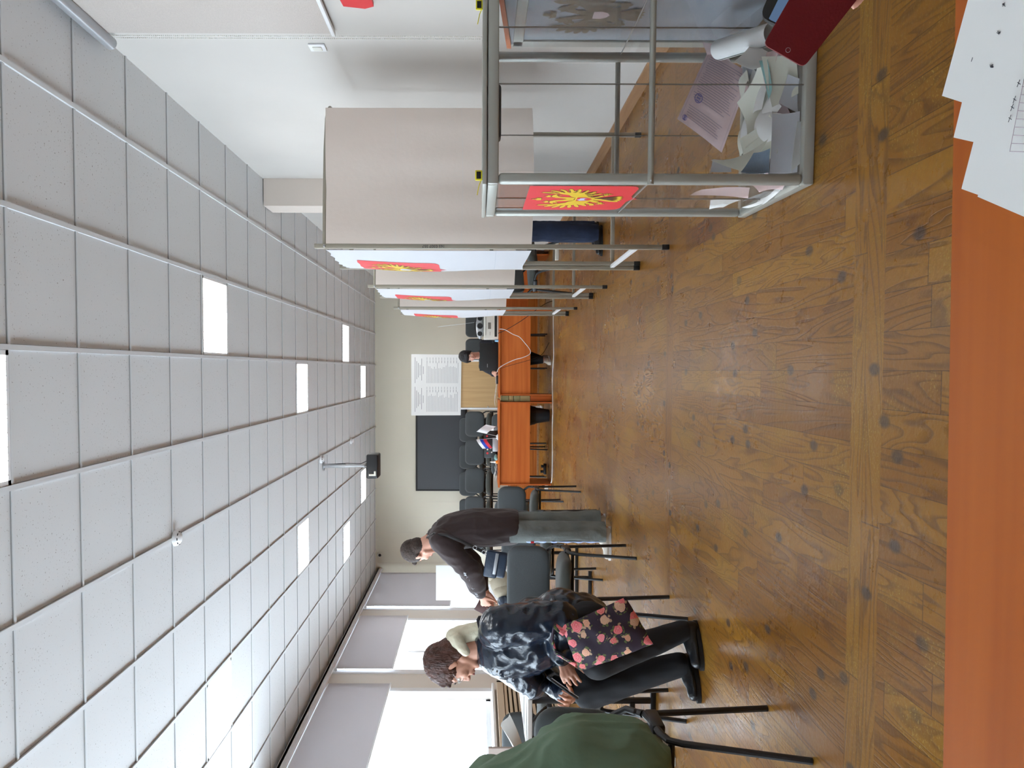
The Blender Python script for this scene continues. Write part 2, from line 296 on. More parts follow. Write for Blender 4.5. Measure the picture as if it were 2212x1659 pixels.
# ------------------------------------------------------------------ mesh helpers
class MB:
    def __init__(s): s.bm = bmesh.new()
    def box(s, a, b, bev=0, seg=2, mx=None):
        g = bmesh.ops.create_cube(s.bm, size=1); vs = g['verts']
        for v in vs: v.co = Vector([(a[i] + b[i]) / 2 + v.co[i] * (b[i] - a[i]) for i in range(3)])
        if bev:
            es = list({e for v in vs for e in v.link_edges})
            r = bmesh.ops.bevel(s.bm, geom=es, offset=bev, segments=seg, affect='EDGES', profile=.5); vs = list({v for f in r['faces'] for v in f.verts} | {v for v in vs if v.is_valid})
        if mx is not None:
            for v in vs: v.co = mx @ v.co
        return s
    def tube(s, pts, r, n=10, cap=True, flat=None):
        pts = [Vector(p) for p in pts]; rs = r if isinstance(r, (list, tuple)) else [r] * len(pts); rings = []; prev = None
        for i, p in enumerate(pts):
            t = (pts[min(i + 1, len(pts) - 1)] - pts[max(i - 1, 0)]).normalized()
            if prev is None: a = t.cross(Vector((0, 0, 1)) if abs(t.z) < .9 else Vector((1, 0, 0))).normalized()
            else: a = (prev - t * prev.dot(t)).normalized()
            prev = a; b = t.cross(a); fl = flat or 1
            rings.append([s.bm.verts.new(p + (a * math.cos(2 * PI * k / n) + b * math.sin(2 * PI * k / n) * fl) * rs[i]) for k in range(n)])
        for i in range(len(rings) - 1):
            for k in range(n): s.bm.faces.new((rings[i][k], rings[i][(k + 1) % n], rings[i + 1][(k + 1) % n], rings[i + 1][k]))
        if cap: s.bm.faces.new(rings[0][::-1]); s.bm.faces.new(rings[-1])
        return s
    def lathe(s, prof, c, n=24, axis=None):
        mx = Matrix.Translation(Vector(c)) @ (axis.to_track_quat('Z', 'Y').to_matrix().to_4x4() if axis is not None else Matrix()); rings = []
        for r, z in prof: rings.append([s.bm.verts.new(mx @ Vector((max(r, 1e-4) * math.cos(2 * PI * k / n), max(r, 1e-4) * math.sin(2 * PI * k / n), z))) for k in range(n)])
        for i in range(len(rings) - 1):
            for k in range(n): s.bm.faces.new((rings[i][k], rings[i][(k + 1) % n], rings[i + 1][(k + 1) % n], rings[i + 1][k]))
        s.bm.faces.new(rings[0][::-1]); s.bm.faces.new(rings[-1]); return s
    def poly(s, pts): s.bm.faces.new([s.bm.verts.new(Vector(p)) for p in pts]); return s
    def prism(s, pts, d):
        d = Vector(d); a = [s.bm.verts.new(Vector(p)) for p in pts]; b = [s.bm.verts.new(Vector(p) + d) for p in pts]; n = len(pts)
        s.bm.faces.new(a[::-1]); s.bm.faces.new(b)
        for k in range(n): s.bm.faces.new((a[k], a[(k + 1) % n], b[(k + 1) % n], b[k]))
        return s
    def grid(s, fn, nu, nv, thick=0):
        V = [[s.bm.verts.new(Vector(fn(i / nu, j / nv))) for j in range(nv + 1)] for i in range(nu + 1)]; fs = []
        for i in range(nu):
            for j in range(nv): fs.append(s.bm.faces.new((V[i][j], V[i + 1][j], V[i + 1][j + 1], V[i][j + 1])))
        if thick:
            s.bm.normal_update(); bmesh.ops.solidify(s.bm, geom=fs, thickness=thick)
        return s
    def ell(s, c, r, mx=None, u=16, v=10):
        g = bmesh.ops.create_uvsphere(s.bm, u_segments=u, v_segments=v, radius=1)
        for q in g['verts']:
            q.co = Vector((q.co.x * r[0], q.co.y * r[1], q.co.z * r[2]))
            if mx is not None: q.co = mx @ q.co
            q.co += Vector(c)
        return s
    def build(s, name, m, parent=None, smooth=True, angle=.6):
        me = bpy.data.meshes.new(name); bmesh.ops.recalc_face_normals(s.bm, faces=s.bm.faces) ; s.bm.to_mesh(me); s.bm.free()
        o = bpy.data.objects.new(name, me); COL.objects.link(o); me.materials.append(m if not isinstance(m, str) else M[m])
        if smooth:
            me.shade_smooth(); me.set_sharp_from_angle(angle=angle)
        if parent is not None:
            o.parent = parent; o.matrix_parent_inverse = parent_inv(parent)
        return o
def parent_inv(p):
    m = p.matrix_basis.copy(); q = p
    while q.parent is not None: m = q.parent.matrix_basis @ q.matrix_parent_inverse @ m; q = q.parent
    return m.inverted()
def thing(name, label, cat, loc=(0, 0, 0), group=None, rz=0):
    o = bpy.data.objects.new(name, None); COL.objects.link(o); o.location = loc; o.rotation_euler = (0, 0, rz); o.empty_display_size = .1
    o['label'] = label; o['category'] = cat
    if group: o['group'] = group
    return o
def tag(o, label, cat, group=None):
    o['label'] = label; o['category'] = cat
    if group: o['group'] = group
    return o
def struct(o): o['kind'] = 'structure'; return o
def loc_parts(root):                       # parts built in local coordinates of root
    return root
def local(o): o.matrix_parent_inverse = Matrix(); return o
def dup(root, loc=None, rz=None, label=None, group=None, scale=None):
    def cp(o, par):
        c = o.copy(); COL.objects.link(c); c.parent = par
        for ch in kids.get(o.name, []): cp(ch, c)
        return c
    kids = {}
    def walk(o):
        kids[o.name] = list(o.children)
        for c in o.children: walk(c)
    walk(root)
    r = cp(root, None)
    if loc is not None: r.location = loc
    if rz is not None: r.rotation_euler = (0, 0, rz)
    if label: r['label'] = label
    if group: r['group'] = group
    return r
def text_mesh(name, txt, size, mx, m, parent, ext=.0005):
    cu = bpy.data.curves.new(name, 'FONT'); cu.body = txt; cu.size = size; cu.extrude = ext; cu.align_x = 'CENTER'; cu.align_y = 'CENTER'
    o = bpy.data.objects.new(name + '_curve', cu); COL.objects.link(o)
    dg = bpy.context.evaluated_depsgraph_get(); me = bpy.data.meshes.new_from_object(o.evaluated_get(dg)); bpy.data.objects.remove(o); bpy.data.curves.remove(cu)
    me.transform(mx); me.materials.clear(); me.materials.append(M[m]); q = bpy.data.objects.new(name, me); COL.objects.link(q); q.parent = parent
    q.matrix_parent_inverse = parent_inv(parent)
    return q

# ------------------------------------------------------------------ room shell
XL, XR, YF, YB, ZC = -3.97, 1.762, 15.62, -2.2, 3.022
struct(MB().box((XL - .4, YB - .1, -.1), (XR + .2, YF + .1, 0)).build('floor', 'floor', smooth=False))
struct(MB().box((XL - .1, YB - .1, ZC + .008), (XR + .1, YF + .1, ZC + .1)).build('ceiling', 'tile', smooth=False))
g = MB()
k = -7
while k <= 3:
    X = .0916 + k * .6; k += 1
    if XL < X < XR: g.box((X - .012, YB, ZC - .004), (X + .012, YF, ZC + .009))
for r in range(-10, 21):
    Y = 3.437 + r * .6
    if YB < Y < YF: g.box((XL, Y - .0075, ZC - .001), (XR, Y + .0075, ZC + .009))
struct(g.build('trim_1', 'grid', smooth=False))
g = MB()                                    # thin grey strips painting the shadow line where tiles sit back beside the runners
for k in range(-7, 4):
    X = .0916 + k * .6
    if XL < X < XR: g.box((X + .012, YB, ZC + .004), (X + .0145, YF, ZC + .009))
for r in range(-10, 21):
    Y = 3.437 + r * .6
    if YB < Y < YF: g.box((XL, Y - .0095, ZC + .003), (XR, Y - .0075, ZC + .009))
struct(g.build('trim_2', 'gridshade', smooth=False))
struct(MB().box((XR, YB, 0), (XR + .15, YF, ZC + .05)).build('wall_right', 'wall', smooth=False))
struct(MB().box((XL - .1, YF, 0), (XR + .15, YF + .15, ZC + .05)).build('wall_far', 'wallfar', smooth=False))
struct(MB().box((XL - .1, YB - .15, 0), (XR + .15, YB, ZC + .05)).build('wall_back', 'wall', smooth=False))
struct(MB().box((XR - .25, 7.54, 0), (XR, 7.87, ZC)).build('wall_pier', 'pier', smooth=False))
g = MB().box((XR - .012, YB, 0), (XR, 7.54, .07)).box((XR - .262, 7.528, 0), (XR - .25, 7.87, .07)).box((XR - .012, 7.87, 0), (XR, YF, .07))
struct(g.build('baseboard_right', 'trimw', smooth=False))
g = MB()
for k in range(19):                        # faint vertical joints of the far wall panels
    X = XL + .3 * k + .2; g.box((X - .002, YF - .003, 0), (X + .002, YF, ZC))
struct(g.build('trim_3', 'wallL', smooth=False))
# window wall
WIN = [(13.22, 15.38), (10.42, 12.66), (7.62, 9.84), (4.82, 7.04), (2.02, 4.24), (-.78, 1.44)]
ZS, ZT = .87, 2.93
g = MB().box((XL - .35, YB, 0), (XL, YF, ZS - .04)).box((XL - .35, YB, ZT), (XL, YF, ZC + .05))
edges = [YB] + [v for w_ in sorted(WIN) for v in w_] + [YF]
for i in range(0, len(edges), 2): g.box((XL - .35, edges[i], ZS - .04), (XL, edges[i + 1], ZT))
struct(g.build('wall_left', 'wallL', smooth=False))
for i, (a, b) in enumerate(WIN):
    fr = MB(); x0, x1 = XL - .17, XL - .11; t = .06; c = (a + b) / 2
    fr.box((x0, a, ZS), (x1, a + t, ZT), .004).box((x0, b - t, ZS), (x1, b, ZT), .004).box((x0, a, ZS), (x1, b, ZS + t), .004).box((x0, a, ZT - t), (x1, b, ZT), .004)
    if i != 2: fr.box((x0, c - .04, ZS), (x1, c + .04, ZT), .004)
    wo = struct(fr.build('window_%d' % (i + 1), 'upvc', smooth=False)); wo['label'] = 'white plastic window frame'
    struct(MB().box((XL - .143, a + t, ZS + t), (XL - .137, b - t, ZT - t)).build('pane', 'glass', wo, smooth=False))
    sl = struct(MB().box((XL - .12, a - .03, ZS - .045), (XL + .09, b + .03, ZS - .012), .008).build('window_sill', 'upvc', wo, smooth=False))
    for yy in (a - .0, b - .03):           # white casing strips at both sides of the opening
        struct(MB().box((XL - .002, yy - .04, ZS - .01), (XL + .02, yy + .07, ZT), .004).build('casing', 'upvc', wo, smooth=False))
struct(MB().box((XL, YB, ZC - .07), (XL + .1, YF, ZC - .035), .004).box((XL + .07, YB, ZC - .12), (XL + .1, YF, ZC - .035)).build('trim_4', 'upvc', smooth=False))
def roller_blind(a, b, zb, label, x=XL + .045, grp=None):
    t = thing('roller_blind', label, 'blind', (x, (a + b) / 2, ZC - .12), grp)
    MB().tube([(x, a, ZC - .13), (x, b, ZC - .13)], .02, 12).build('roller_tube', 'upvc', t)
    MB().grid(lambda u, v: (x + .02, a + (b - a) * u, zb + (ZC - .14 - zb) * v), 2, 2, .002).build('blind_fabric', 'blind', t)
    MB().box((x + .01, a, zb - .015), (x + .03, b, zb + .004), .003).build('bottom_bar', 'upvc', t)
roller_blind(13.2, 15.4, 1.5, 'grey roller blind drawn down behind the white board on the farthest window')
roller_blind(10.4, 12.68, 2.15, 'grey roller blind drawn a third down on the middle window')
roller_blind(7.6, 9.9, 2.12, 'grey roller blind drawn a third down on the window nearest the camera')

# lamps
def lamp(k, r, label):
    x0, y0 = .0916 + k * .6, 3.437 + r * .6; z = ZC
    t = thing('ceiling_light', label, 'light', (x0 + .3, y0 + .3, z), 'recessed ceiling light panels')
    MB().box((x0 + .014, y0 + .01, z - .001), (x0 + .586, y0 + .03, z + .007)).box((x0 + .014, y0 + .57, z - .001), (x0 + .586, y0 + .59, z + .007)).box((x0 + .014, y0 + .01, z - .001), (x0 + .034, y0 + .59, z + .007)).box((x0 + .566, y0 + .01, z - .001), (x0 + .586, y0 + .59, z + .007)).build('frame', 'upvc', t, smooth=False)
    MB().box((x0 + .03, y0 + .03, z + .001), (x0 + .57, y0 + .57, z + .006)).build('diffuser', 'lamp', t, smooth=False)
    g = MB()
    for i in range(9): g.box((x0 + .03 + .06 * i + .027, y0 + .03, z - .003), (x0 + .03 + .06 * i + .03, y0 + .57, z + .001))
    g.build('louvre', 'steel', t, smooth=False)
LB = [(-1, -1, 'square ceiling light at the near edge of the view, nearest to the camera'), (0, 4, 'square ceiling light on the right side of the second lamp row'), (-5, 4, 'square ceiling light near the windows above the nearest blind'),
      (-1, 9, 'square ceiling light right of centre in the third lamp row'), (-4, 9, 'square ceiling light left of centre in the third lamp row'), (0, 14, 'ceiling light toward the voting booths in the fourth lamp row'),
      (-5, 14, 'ceiling light toward the windows in the fourth lamp row'), (-1, 17, 'farthest ceiling light right of the projector'), (-4, 17, 'farthest ceiling light behind the projector')]
for k, r, l in LB: lamp(k, r, l)
# detectors and projector
for x, y, l in ((-1.107, 5.257, 'white round smoke detector nearest to the camera'), (-1.13, 10.14, 'white smoke detector just before the projector pole'), (-1.106, 12.53, 'farthest white smoke detector, beyond the projector pole')):
    t = thing('smoke_detector', l, 'smoke detector', (x, y, ZC), 'smoke detectors along one ceiling runner')
    MB().lathe([(.05, 0), (.052, -.012), (.047, -.026), (.03, -.042), (.012, -.047)], (x, y, ZC), 24).build('housing', 'upvc', t)
    g = MB()
    for k in range(8):
        a = k * PI / 4; g.box((-.008, .0385, -.034), (.008, .0435, -.029), mx=Matrix.Translation((x, y, ZC)) @ Matrix.Rotation(a, 4, 'Z'))
    g.build('vent', 'black', t, smooth=False)
px, py = -1.24, 10.36
t = thing('projector', 'dark projector hanging from a silver pole under the ceiling', 'projector', (px, py, ZC))
MB().tube([(px, py, ZC), (px, py, ZC - .28)], .028, 16).tube([(px, py, ZC - .26), (px, py, ZC - .53)], .021, 16).lathe([(.06, 0), (.06, -.008), (.03, -.01)], (px, py, ZC), 20).build('pole', 'steel', t)
MB().tube([(px - .05, py, ZC - .57), (px, py, ZC - .51), (px + .05, py, ZC - .57)], .008, 8).tube([(px, py - .06, ZC - .57), (px, py, ZC - .51), (px, py + .06, ZC - .57)], .008, 8).build('bracket', 'steel', t)
MB().box((px - .15, py - .13, ZC - .715), (px + .16, py + .16, ZC - .565), .02, 3).build('body', 'blackplastic', t)
MB().lathe([(.03, 0), (.034, .02), (.03, .026)], (px - .05, py + .16, ZC - .64), 20, Vector((0, 1, 0))).build('lens', 'black', t)
MB().tube([(px + .02, py - .01, ZC - .05), (px + .035, py - .01, ZC - .3), (px + .03, py - .01, ZC - .48), (px + .07, py - .05, ZC - .56), (px + .08, py - .13, ZC - .6)], .005, 6).build('cable', 'black', t)
MB().box((px - .11, py - .15, ZC - .69), (px - .085, py - .13, ZC - .6), .004).box((px - .09, py - .155, ZC - .69), (px - .05, py - .13, ZC - .665), .004).build('plug', 'offwhite', t)
# dome camera on far wall corner
t = thing('security_camera', 'small black camera high on the far wall near its left corner', 'camera', aY(820, 1198, YF))
c = aY(820, 1198, YF); MB().lathe([(.05, 0), (.045, -.03), (.03, -.05), (.01, -.055)], c, 20, Vector((0, 1, 0))).build('housing', 'offwhite', t); MB().ell(c + Vector((0, -.05, -.01)), (.028, .028, .028)).build('dome', 'black', t)

# ------------------------------------------------------------------ right wall things
t = thing('roller_blind', 'large grey-beige roller blind on the right wall beside a bead chain', 'blind', (XR - .06, 3, ZC - .04))
MB().tube([(XR - .05, 1.2, ZC - .05), (XR - .05, 4.33, ZC - .05)], .034, 16).build('roller_tube', 'silver', t)
MB().grid(lambda u, v: (XR - .03, 1.25 + 2.99 * u, 1.79 + (ZC - .06 - 1.79) * v), 2, 2, .002).build('blind_fabric', 'blindR', t)
MB().box((XR - .04, 1.25, 1.775), (XR - .018, 4.26, 1.795), .003).build('bottom_bar', 'upvc', t)
for yy in (4.265, 4.295):
    g = MB()
    for i in range(190): g.ell((XR - .035, yy, ZC - .06 - i * .0105), (.0028, .0028, .0028), u=5, v=4)
    g.build('bead_chain', 'offwhite', t)
c = aX(686, 100, XR)
t = thing('light_switch', 'white square light switch on the right wall below the blind', 'switch', c)
MB().box((XR - .012, c.y - .045, c.z - .045), (XR, c.y + .045, c.z + .045), .004).build('frame', 'upvc', t); MB().box((XR - .018, c.y - .025, c.z - .025), (XR - .011, c.y + .025, c.z + .025), .003).build('rocker', 'offwhite', t)
c = aX(772, -4, XR)
g = MB(); g.prism([(XR - .03, c.y - .35, c.z + .1), (XR - .03, c.y + .02, c.z + .07), (XR - .03, c.y + .045, c.z - .03), (XR - .03, c.y + .02, c.z - .075), (XR - .03, c.y - .35, c.z - .07)], (.02, 0, 0))
tag(g.build('pennant', 'red'), 'red pennant on the right wall, only its tip in view', 'pennant')

# ------------------------------------------------------------------ emblem drawing (unit height, x across, z up, origin at the middle)
def ellipse(c, a, b, ang, n=10): return [(c[0] + a * math.cos(2 * PI * k / n) * math.cos(ang) - b * math.sin(2 * PI * k / n) * math.sin(ang), c[1] + a * math.cos(2 * PI * k / n) * math.sin(ang) + b * math.sin(2 * PI * k / n) * math.cos(ang)) for k in range(n)]
LEAVES = []
def leafp(p, ang, ln, wd, rec=True):     # a feather from p along ang
    if rec: LEAVES.append((p, ang, ln, wd))
    c, s_ = math.cos(ang), math.sin(ang); o = []
    for u, v in ((0, .3), (.25, .9), (.6, 1), (.88, .7), (1, 0), (.88, -.7), (.6, -1), (.25, -.9), (0, -.3)): o.append((p[0] + u * ln * c - v * wd * s_, p[1] + u * ln * s_ + v * wd * c))
    return o
def eagle():
    P = []
    LEAVES.clear()
    for s_ in (1, -1):
        def q(pts): P.append([(s_ * x, z) for x, z in pts])
        q([(.0, .06), (.06, .05), (.075, .13), (.085, .2), (.115, .25), (.09, .285), (.055, .26), (.035, .18), (.0, .13)])        # neck
        q(ellipse((.115, .27), .048, .034, .1)); q([(.14, .295), (.165, .295), (.205, .265), (.198, .25), (.16, .262)]); q(leafp((.135, .245), -.7, .055, .010))  # head, beak, tongue
        q([(.085, .315), (.145, .315), (.165, .355), (.135, .345), (.115, .375), (.095, .345), (.065, .355)])           # small crown
        q([(.05, .03), (.10, .10), (.16, .13), (.20, .20), (.25, .30), (.285, .31), (.275, .2), (.27, .08), (.235, -.04), (.17, -.10), (.11, -.10), (.06, -.06)])   # wing arm
        for i in range(8):
            t_ = i / 7; b = (.235 + .045 * math.sin(PI * t_) - .07 * t_ * t_, .27 - .36 * t_); q(leafp(b, 1.35 - 2.35 * t_ ** .9, .155 - .035 * t_, .023))
        for i in range(5): q(leafp((.10 + .03 * i, -.06 + .012 * i), -1.75 + .16 * i, .075, .015))
        q(leafp((.05, -.12), -.85, .14, .034)); q(ellipse((.165, -.245), .036, .022, .2))                              # thigh, foot
        for a in (-1.0, -.4, .2, .8): q(leafp((.175, -.25), a, .06, .010))
    for a in (-.42, -.21, 0, .21, .42): P.append(leafp((0, -.19), -PI / 2 + a, .26, .034))
    for k_ in range(3): P.append(ellipse((0, -.20 - .03 * k_), .04 + .008 * k_, .02, 0))
    P.append(leafp((0, -.14), -PI / 2, .16, .05)); P.append([(-.09, .05), (.09, .05), (.1, -.06), (.06, -.14), (0, -.17), (-.06, -.14), (-.1, -.06)])
    P.append([(-.04, .40), (.04, .40), (.06, .455), (.025, .44), (0, .48), (-.025, .44), (-.06, .455)]); P.append(ellipse((0, .485), .012, .014, 0))
    P.append([(.20, -.16), (.215, -.165), (.305, .08), (.29, .085)]); P.append(ellipse((-.25, -.17), .03, .03, 0)); P.append(ellipse((.31, .1), .018, .024, 0))
    return P
EAGLE = eagle(); VEINS = []
for p_, a_, l_, w_ in LEAVES[:len(LEAVES)]:
    v_ = leafp((p_[0] + .12 * l_ * math.cos(a_) - w_ * .55 * math.sin(a_), p_[1] + .12 * l_ * math.sin(a_) + w_ * .55 * math.cos(a_)), a_, l_ * .72, w_ * .16, False)
    VEINS.append(v_)
    v2_ = leafp((p_[0] - w_ * 1.0 * math.sin(a_), p_[1] + w_ * 1.0 * math.cos(a_)), a_, l_ * .8, w_ * .16, False); VEINS.append(v2_)
SHIELD = [(-.5, .5), (.5, .5), (.5, -.34), (.485, -.385), (.45, -.41), (.40, -.425), (.12, -.425), (.05, -.445), (0, -.5), (-.05, -.445), (-.12, -.425), (-.40, -.425), (-.45, -.41), (-.485, -.385), (-.5, -.34)]
RIDER = [(-.07, .03), (.07, .03), (.075, -.05), (.045, -.105), (0, -.13), (-.045, -.105), (-.075, -.05)]
HORSE = [(-.05, -.03), (-.055, .0), (-.03, .008), (-.02, .025), (0, .02), (.0, 0), (.04, .0), (.05, -.03), (.045, -.08), (.03, -.05), (-.02, -.05), (-.035, -.09), (-.045, -.06)]
def flat_polys(polys, fn, off, cuts=0, grow=0):
    """polys in emblem units mapped by fn(x, z, offset) to the surface"""
    g = MB()
    for i, p in enumerate(polys):
        if grow:
            cx = sum(a for a, _ in p) / len(p); cz = sum(b for _, b in p) / len(p)
            p = [(a + grow * (a - cx) / (math.hypot(a - cx, b - cz) + 1e-6), b + grow * (b - cz) / (math.hypot(a - cx, b - cz) + 1e-6)) for a, b in p]
        vs = [g.bm.verts.new((a, 0, b)) for a, b in p]; g.bm.faces.new(vs); 
        for v in vs: v.co.y = off + i * 6e-6
    for c in range(1, cuts):
        z = -.5 + c / cuts
        for pl in (((0, 0, z), (0, 0, 1)), ((z * 1, 0, 0), (1, 0, 0))): bmesh.ops.bisect_plane(g.bm, geom=g.bm.verts[:] + g.bm.edges[:] + g.bm.faces[:], plane_co=pl[0], plane_no=pl[1])
    for v in g.bm.verts: v.co = fn(v.co.x, v.co.z, v.co.y)
    return g
def emblem(parent, fn, cuts=0, ez=.82, ex=1.25, field=True, dz=.06):
    """red shield with the double-headed eagle; fn maps (x in -.5..5, z in -.5..5, offset) to space"""
    if field: parent = flat_polys([SHIELD], fn, .0012, cuts).build('emblem_shield', 'red', parent, smooth=False)
    f2 = lambda x, z, o: fn(x * ex, z * ez + dz * .3, o)
    return parent, f2

# ------------------------------------------------------------------ ballot box
BX0, BX1, BY0, BY1, BH = .59, 1.2, 2.5, 3.13, 1.0
t = thing('ballot_box', 'transparent ballot box with aluminium frame and red eagle emblem', 'ballot box', ((BX0 + BX1) / 2, (BY0 + BY1) / 2, 0))
bb = t; r = .0165
for x, y in ((BX0 + r, BY0 + r), (BX0 + r, BY1 - r), (BX1 - r, BY0 + r), (BX1 - r, BY1 - r)):
    MB().box((x - r, y - r, .034), (x + r, y + r, BH - .03), .011, 3).build('post', 'alu', t)
def rail(a, b, name='rail', m='alu', bev=.006, par=None): return MB().box(a, b, bev, 2).build(name, m, par or t)
h = .034
for z in (0, BH - .03):
    q = .0015; rail((BX0 - q, BY0 - q, z), (BX1 + q, BY0 + h, z + h)); rail((BX0 - q, BY1 - h, z), (BX1 + q, BY1 + q, z + h)); rail((BX0 - q, BY0 + h, z), (BX0 + h, BY1 - h, z + h)); rail((BX1 - h, BY0 + h, z), (BX1 + q, BY1 - h, z + h))
MB().box((BX0 + .01, BY0 + .01, .004), (BX1 - .01, BY1 - .01, .016)).build('bottom_plate', 'alu_dark', t)
MB().box((BX0 - .004, BY0 - .004, BH + .006), (BX1 + .004, BY1 + .004, BH + .02), .003).build('lid', 'alu', t)
MB().box((.80, 2.78, BH - .045), (.98, 2.86, BH + .004), .012, 3).build('slot_funnel', 'blackplastic', t)
for nm, a, b in (('pane', (BX0 + .04, BY0 + .014, .03), (.892, BY0 + .018, BH - .02)), ('pane', (.895, BY0 + .014, .03), (BX1 - .04, BY0 + .018, BH - .02)), ('pane', (BX0 + .04, BY1 - .018, .03), (.892, BY1 - .014, BH - .02)), ('pane', (.895, BY1 - .018, .03), (BX1 - .04, BY1 - .014, BH - .02)),
                 ('pane', (BX0 + .014, BY0 + .04, .03), (BX0 + .018, BY1 - .04, BH - .02)), ('pane', (BX1 - .018, BY0 + .04, .03), (BX1 - .014, BY1 - .04, BH - .02))):
    MB().box(a, b).build(nm, 'acrylic', t, smooth=False)
MB().box((.892, BY0 + .0135, .03), (.895, BY0 + .0185, BH - .02)).build('pane_seam', 'alu_dark', t, smooth=False)
MB().box((.892, BY1 - .0185, .03), (.895, BY1 - .0135, BH - .02)).build('pane_seam', 'alu_dark', t, smooth=False)
MB().box((BX0 + .013, 2.83, .03), (BX0 + .0185, 2.8325, BH - .02)).build('pane_seam', 'alu_dark', t, smooth=False)
MB().box((BX1 - .0185, 2.83, .03), (BX1 - .0135, 2.8325, BH - .02)).build('pane_seam', 'alu_dark', t, smooth=False)
zb = .503
MB().tube([(BX0 - .003, BY0 - .002, zb), (BX1 + .003, BY0 - .002, zb)], .0095, 14).build('crossbar', 'alu', t)
MB().tube([(BX0 + .02, BY1 - .003, zb), (BX1, BY1 - .003, zb)], .0095, 14).build('crossbar', 'alu', t)
MB().ell((BX0 + .008, BY0 - .012, zb), (.004, .004, .004)).build('screw', 'steel', t)
for x in (BX0 + .012, BX1 - .012): MB().tube([(x, BY0 + .03, zb - .005), (x, BY1 - .03, zb - .005)], .0022, 6).build('tie_rod', 'steel', t)
fe = lambda x, z, o: Vector((BX0 + .012 - o, 2.815 - x * .44, .675 + z * .385))
es, f2 = emblem(t, fe, 0, .86, 1.0)
flat_polys(EAGLE, f2, .0016, 0, .007).build('eagle_outline', 'golddark', es, smooth=False)
flat_polys(EAGLE, f2, .0020, 0).build('eagle', 'gold', es, smooth=False)
flat_polys(VEINS, f2, .0024, 0).build('feather_lines', 'golddark', es, smooth=False)
flat_polys([RIDER], f2, .0026).build('breast_shield', 'red', es, smooth=False); flat_polys([HORSE], f2, .003).build('rider', 'paleblue', es, smooth=False)
for (x_, y_, l) in ((1.16, 2.62, 'yellow and black seal tag hooked on the ballot box lid, right one'), (BX0 + .01, BY0 + .02, 'yellow and black seal tag hooked on the ballot box lid corner')):
    s_ = thing('seal_tag', l, 'seal tag', (x_, y_, BH + .02), 'numbered seals on the ballot box')
    MB().box((x_ - .016, y_ - .004, BH + .02), (x_ + .016, y_ + .004, BH + .042), .003).build('tag_body', 'yellow', s_); MB().box((x_ - .011, y_ - .0055, BH + .024), (x_ + .011, y_ - .0035, BH + .038), .001).build('tag_face', 'black', s_)
    MB().tube([(x_ - .015, y_, BH + .024), (x_ - .03, y_, BH + .03), (x_ - .06, y_, BH + .036)], .0014, 5).build('tail', 'yellow', s_)

bb.rotation_euler.z = -.026; bb.location.x -= .008
# papers
def sheet_fn(C, bulge, seed):
    C = [Vector(c) for c in C]; n = (C[1] - C[0]).cross(C[3] - C[0]).normalized()
    def fn(u, v, o=0): return C[0].lerp(C[1], u).lerp(C[3].lerp(C[2], u), v) + n * (bulge * math.sin(PI * u) * .7 + bulge * math.sin(PI * v) * .5 + o)
    return fn
def sheet(C, bulge, m, label, group=None, lines=None, stamp=False, th=.0006):
    fn = sheet_fn(C, bulge, 0)
    o = tag(MB().grid(lambda u, v: fn(u, v), 10, 10, th).build('ballot_paper', m), label, 'ballot', group)
    if lines:
        g = MB(); rr = random.Random(3)
        for s_ in (-.0012, .0018):
            for k in range(lines):
                v = .05 + .9 * (k + .5) / lines; a = .08 + rr.random() * .06; b = .92 - rr.random() * .25
                if rr.random() < .08: continue
                g.grid(lambda u, w_, a=a, b=b, v=v, s_=s_: fn(a + (b - a) * u, v - .3 / lines * .5 + w_ * .3 / lines, s_), 8, 1)
            for e in ((.04, .045, .03, .97), (.955, .96, .03, .97)): g.grid(lambda u, w_, e=e, s_=s_: fn(e[0] + (e[1] - e[0]) * u, e[2] + (e[3] - e[2]) * w_, s_), 1, 10)
        g.build('printed_text', 'inkl', o)
        if stamp:
            for c, rad in (((.22, .38), .085), ((.12, .07), .05)):
                g = MB()
                for s_ in (-.0016, .0022):
                    P_ = [(c[0] + rad * math.cos(a * PI / 8), c[1] + rad * .75 * math.sin(a * PI / 8)) for a in range(17)]
                    for a in range(16):
                        u0, v0 = P_[a]; u1, v1 = P_[a + 1]; k_ = .82
                        g.poly([fn(u0, v0, s_), fn(u1, v1, s_), fn(c[0] + (u1 - c[0]) * k_, c[1] + (v1 - c[1]) * k_, s_), fn(c[0] + (u0 - c[0]) * k_, c[1] + (v0 - c[1]) * k_, s_)])
                    for d in (-.4, 0, .4): g.poly([fn(c[0] - rad * .5, c[1] + d * rad - .008, s_), fn(c[0] + rad * .5, c[1] + d * rad - .008, s_), fn(c[0] + rad * .5, c[1] + d * rad + .008, s_), fn(c[0] - rad * .5, c[1] + d * rad + .008, s_)])
                g.build('stamp', 'stamp', o)
    return o
def pxs(pts, Ys): return [aY(a, b, y) for (a, b), y in zip(pts, Ys)]
sheet(pxs([(1463, 257), (1559, 330), (1622, 160), (1530, 110)], (3.05, 3.0, 2.93, 3.05)), .012, 'pinkp', 'pink printed ballot with a violet stamp leaning in the ballot box', None, 30, True)
sheet(pxs([(1517, 91), (1556, 96), (1600, 170), (1538, 150)], (3.05, 3.0, 2.95, 3.04)), .006, 'pinkp', 'curled pink ballot corner pointing up above the stamped ballot')
sheet(pxs([(1640, 131), (1668, 246), (1610, 322), (1592, 222)], (2.72, 2.66, 2.78, 2.86)), .03, 'paperback', 'large blank cream ballot folded in the middle of the box')
sheet(pxs([(1597, 300), (1664, 247), (1680, 330), (1604, 372)], (2.80, 2.66, 2.62, 2.78)), .02, 'paperback', 'blank cream ballot curving down toward the near corner post')
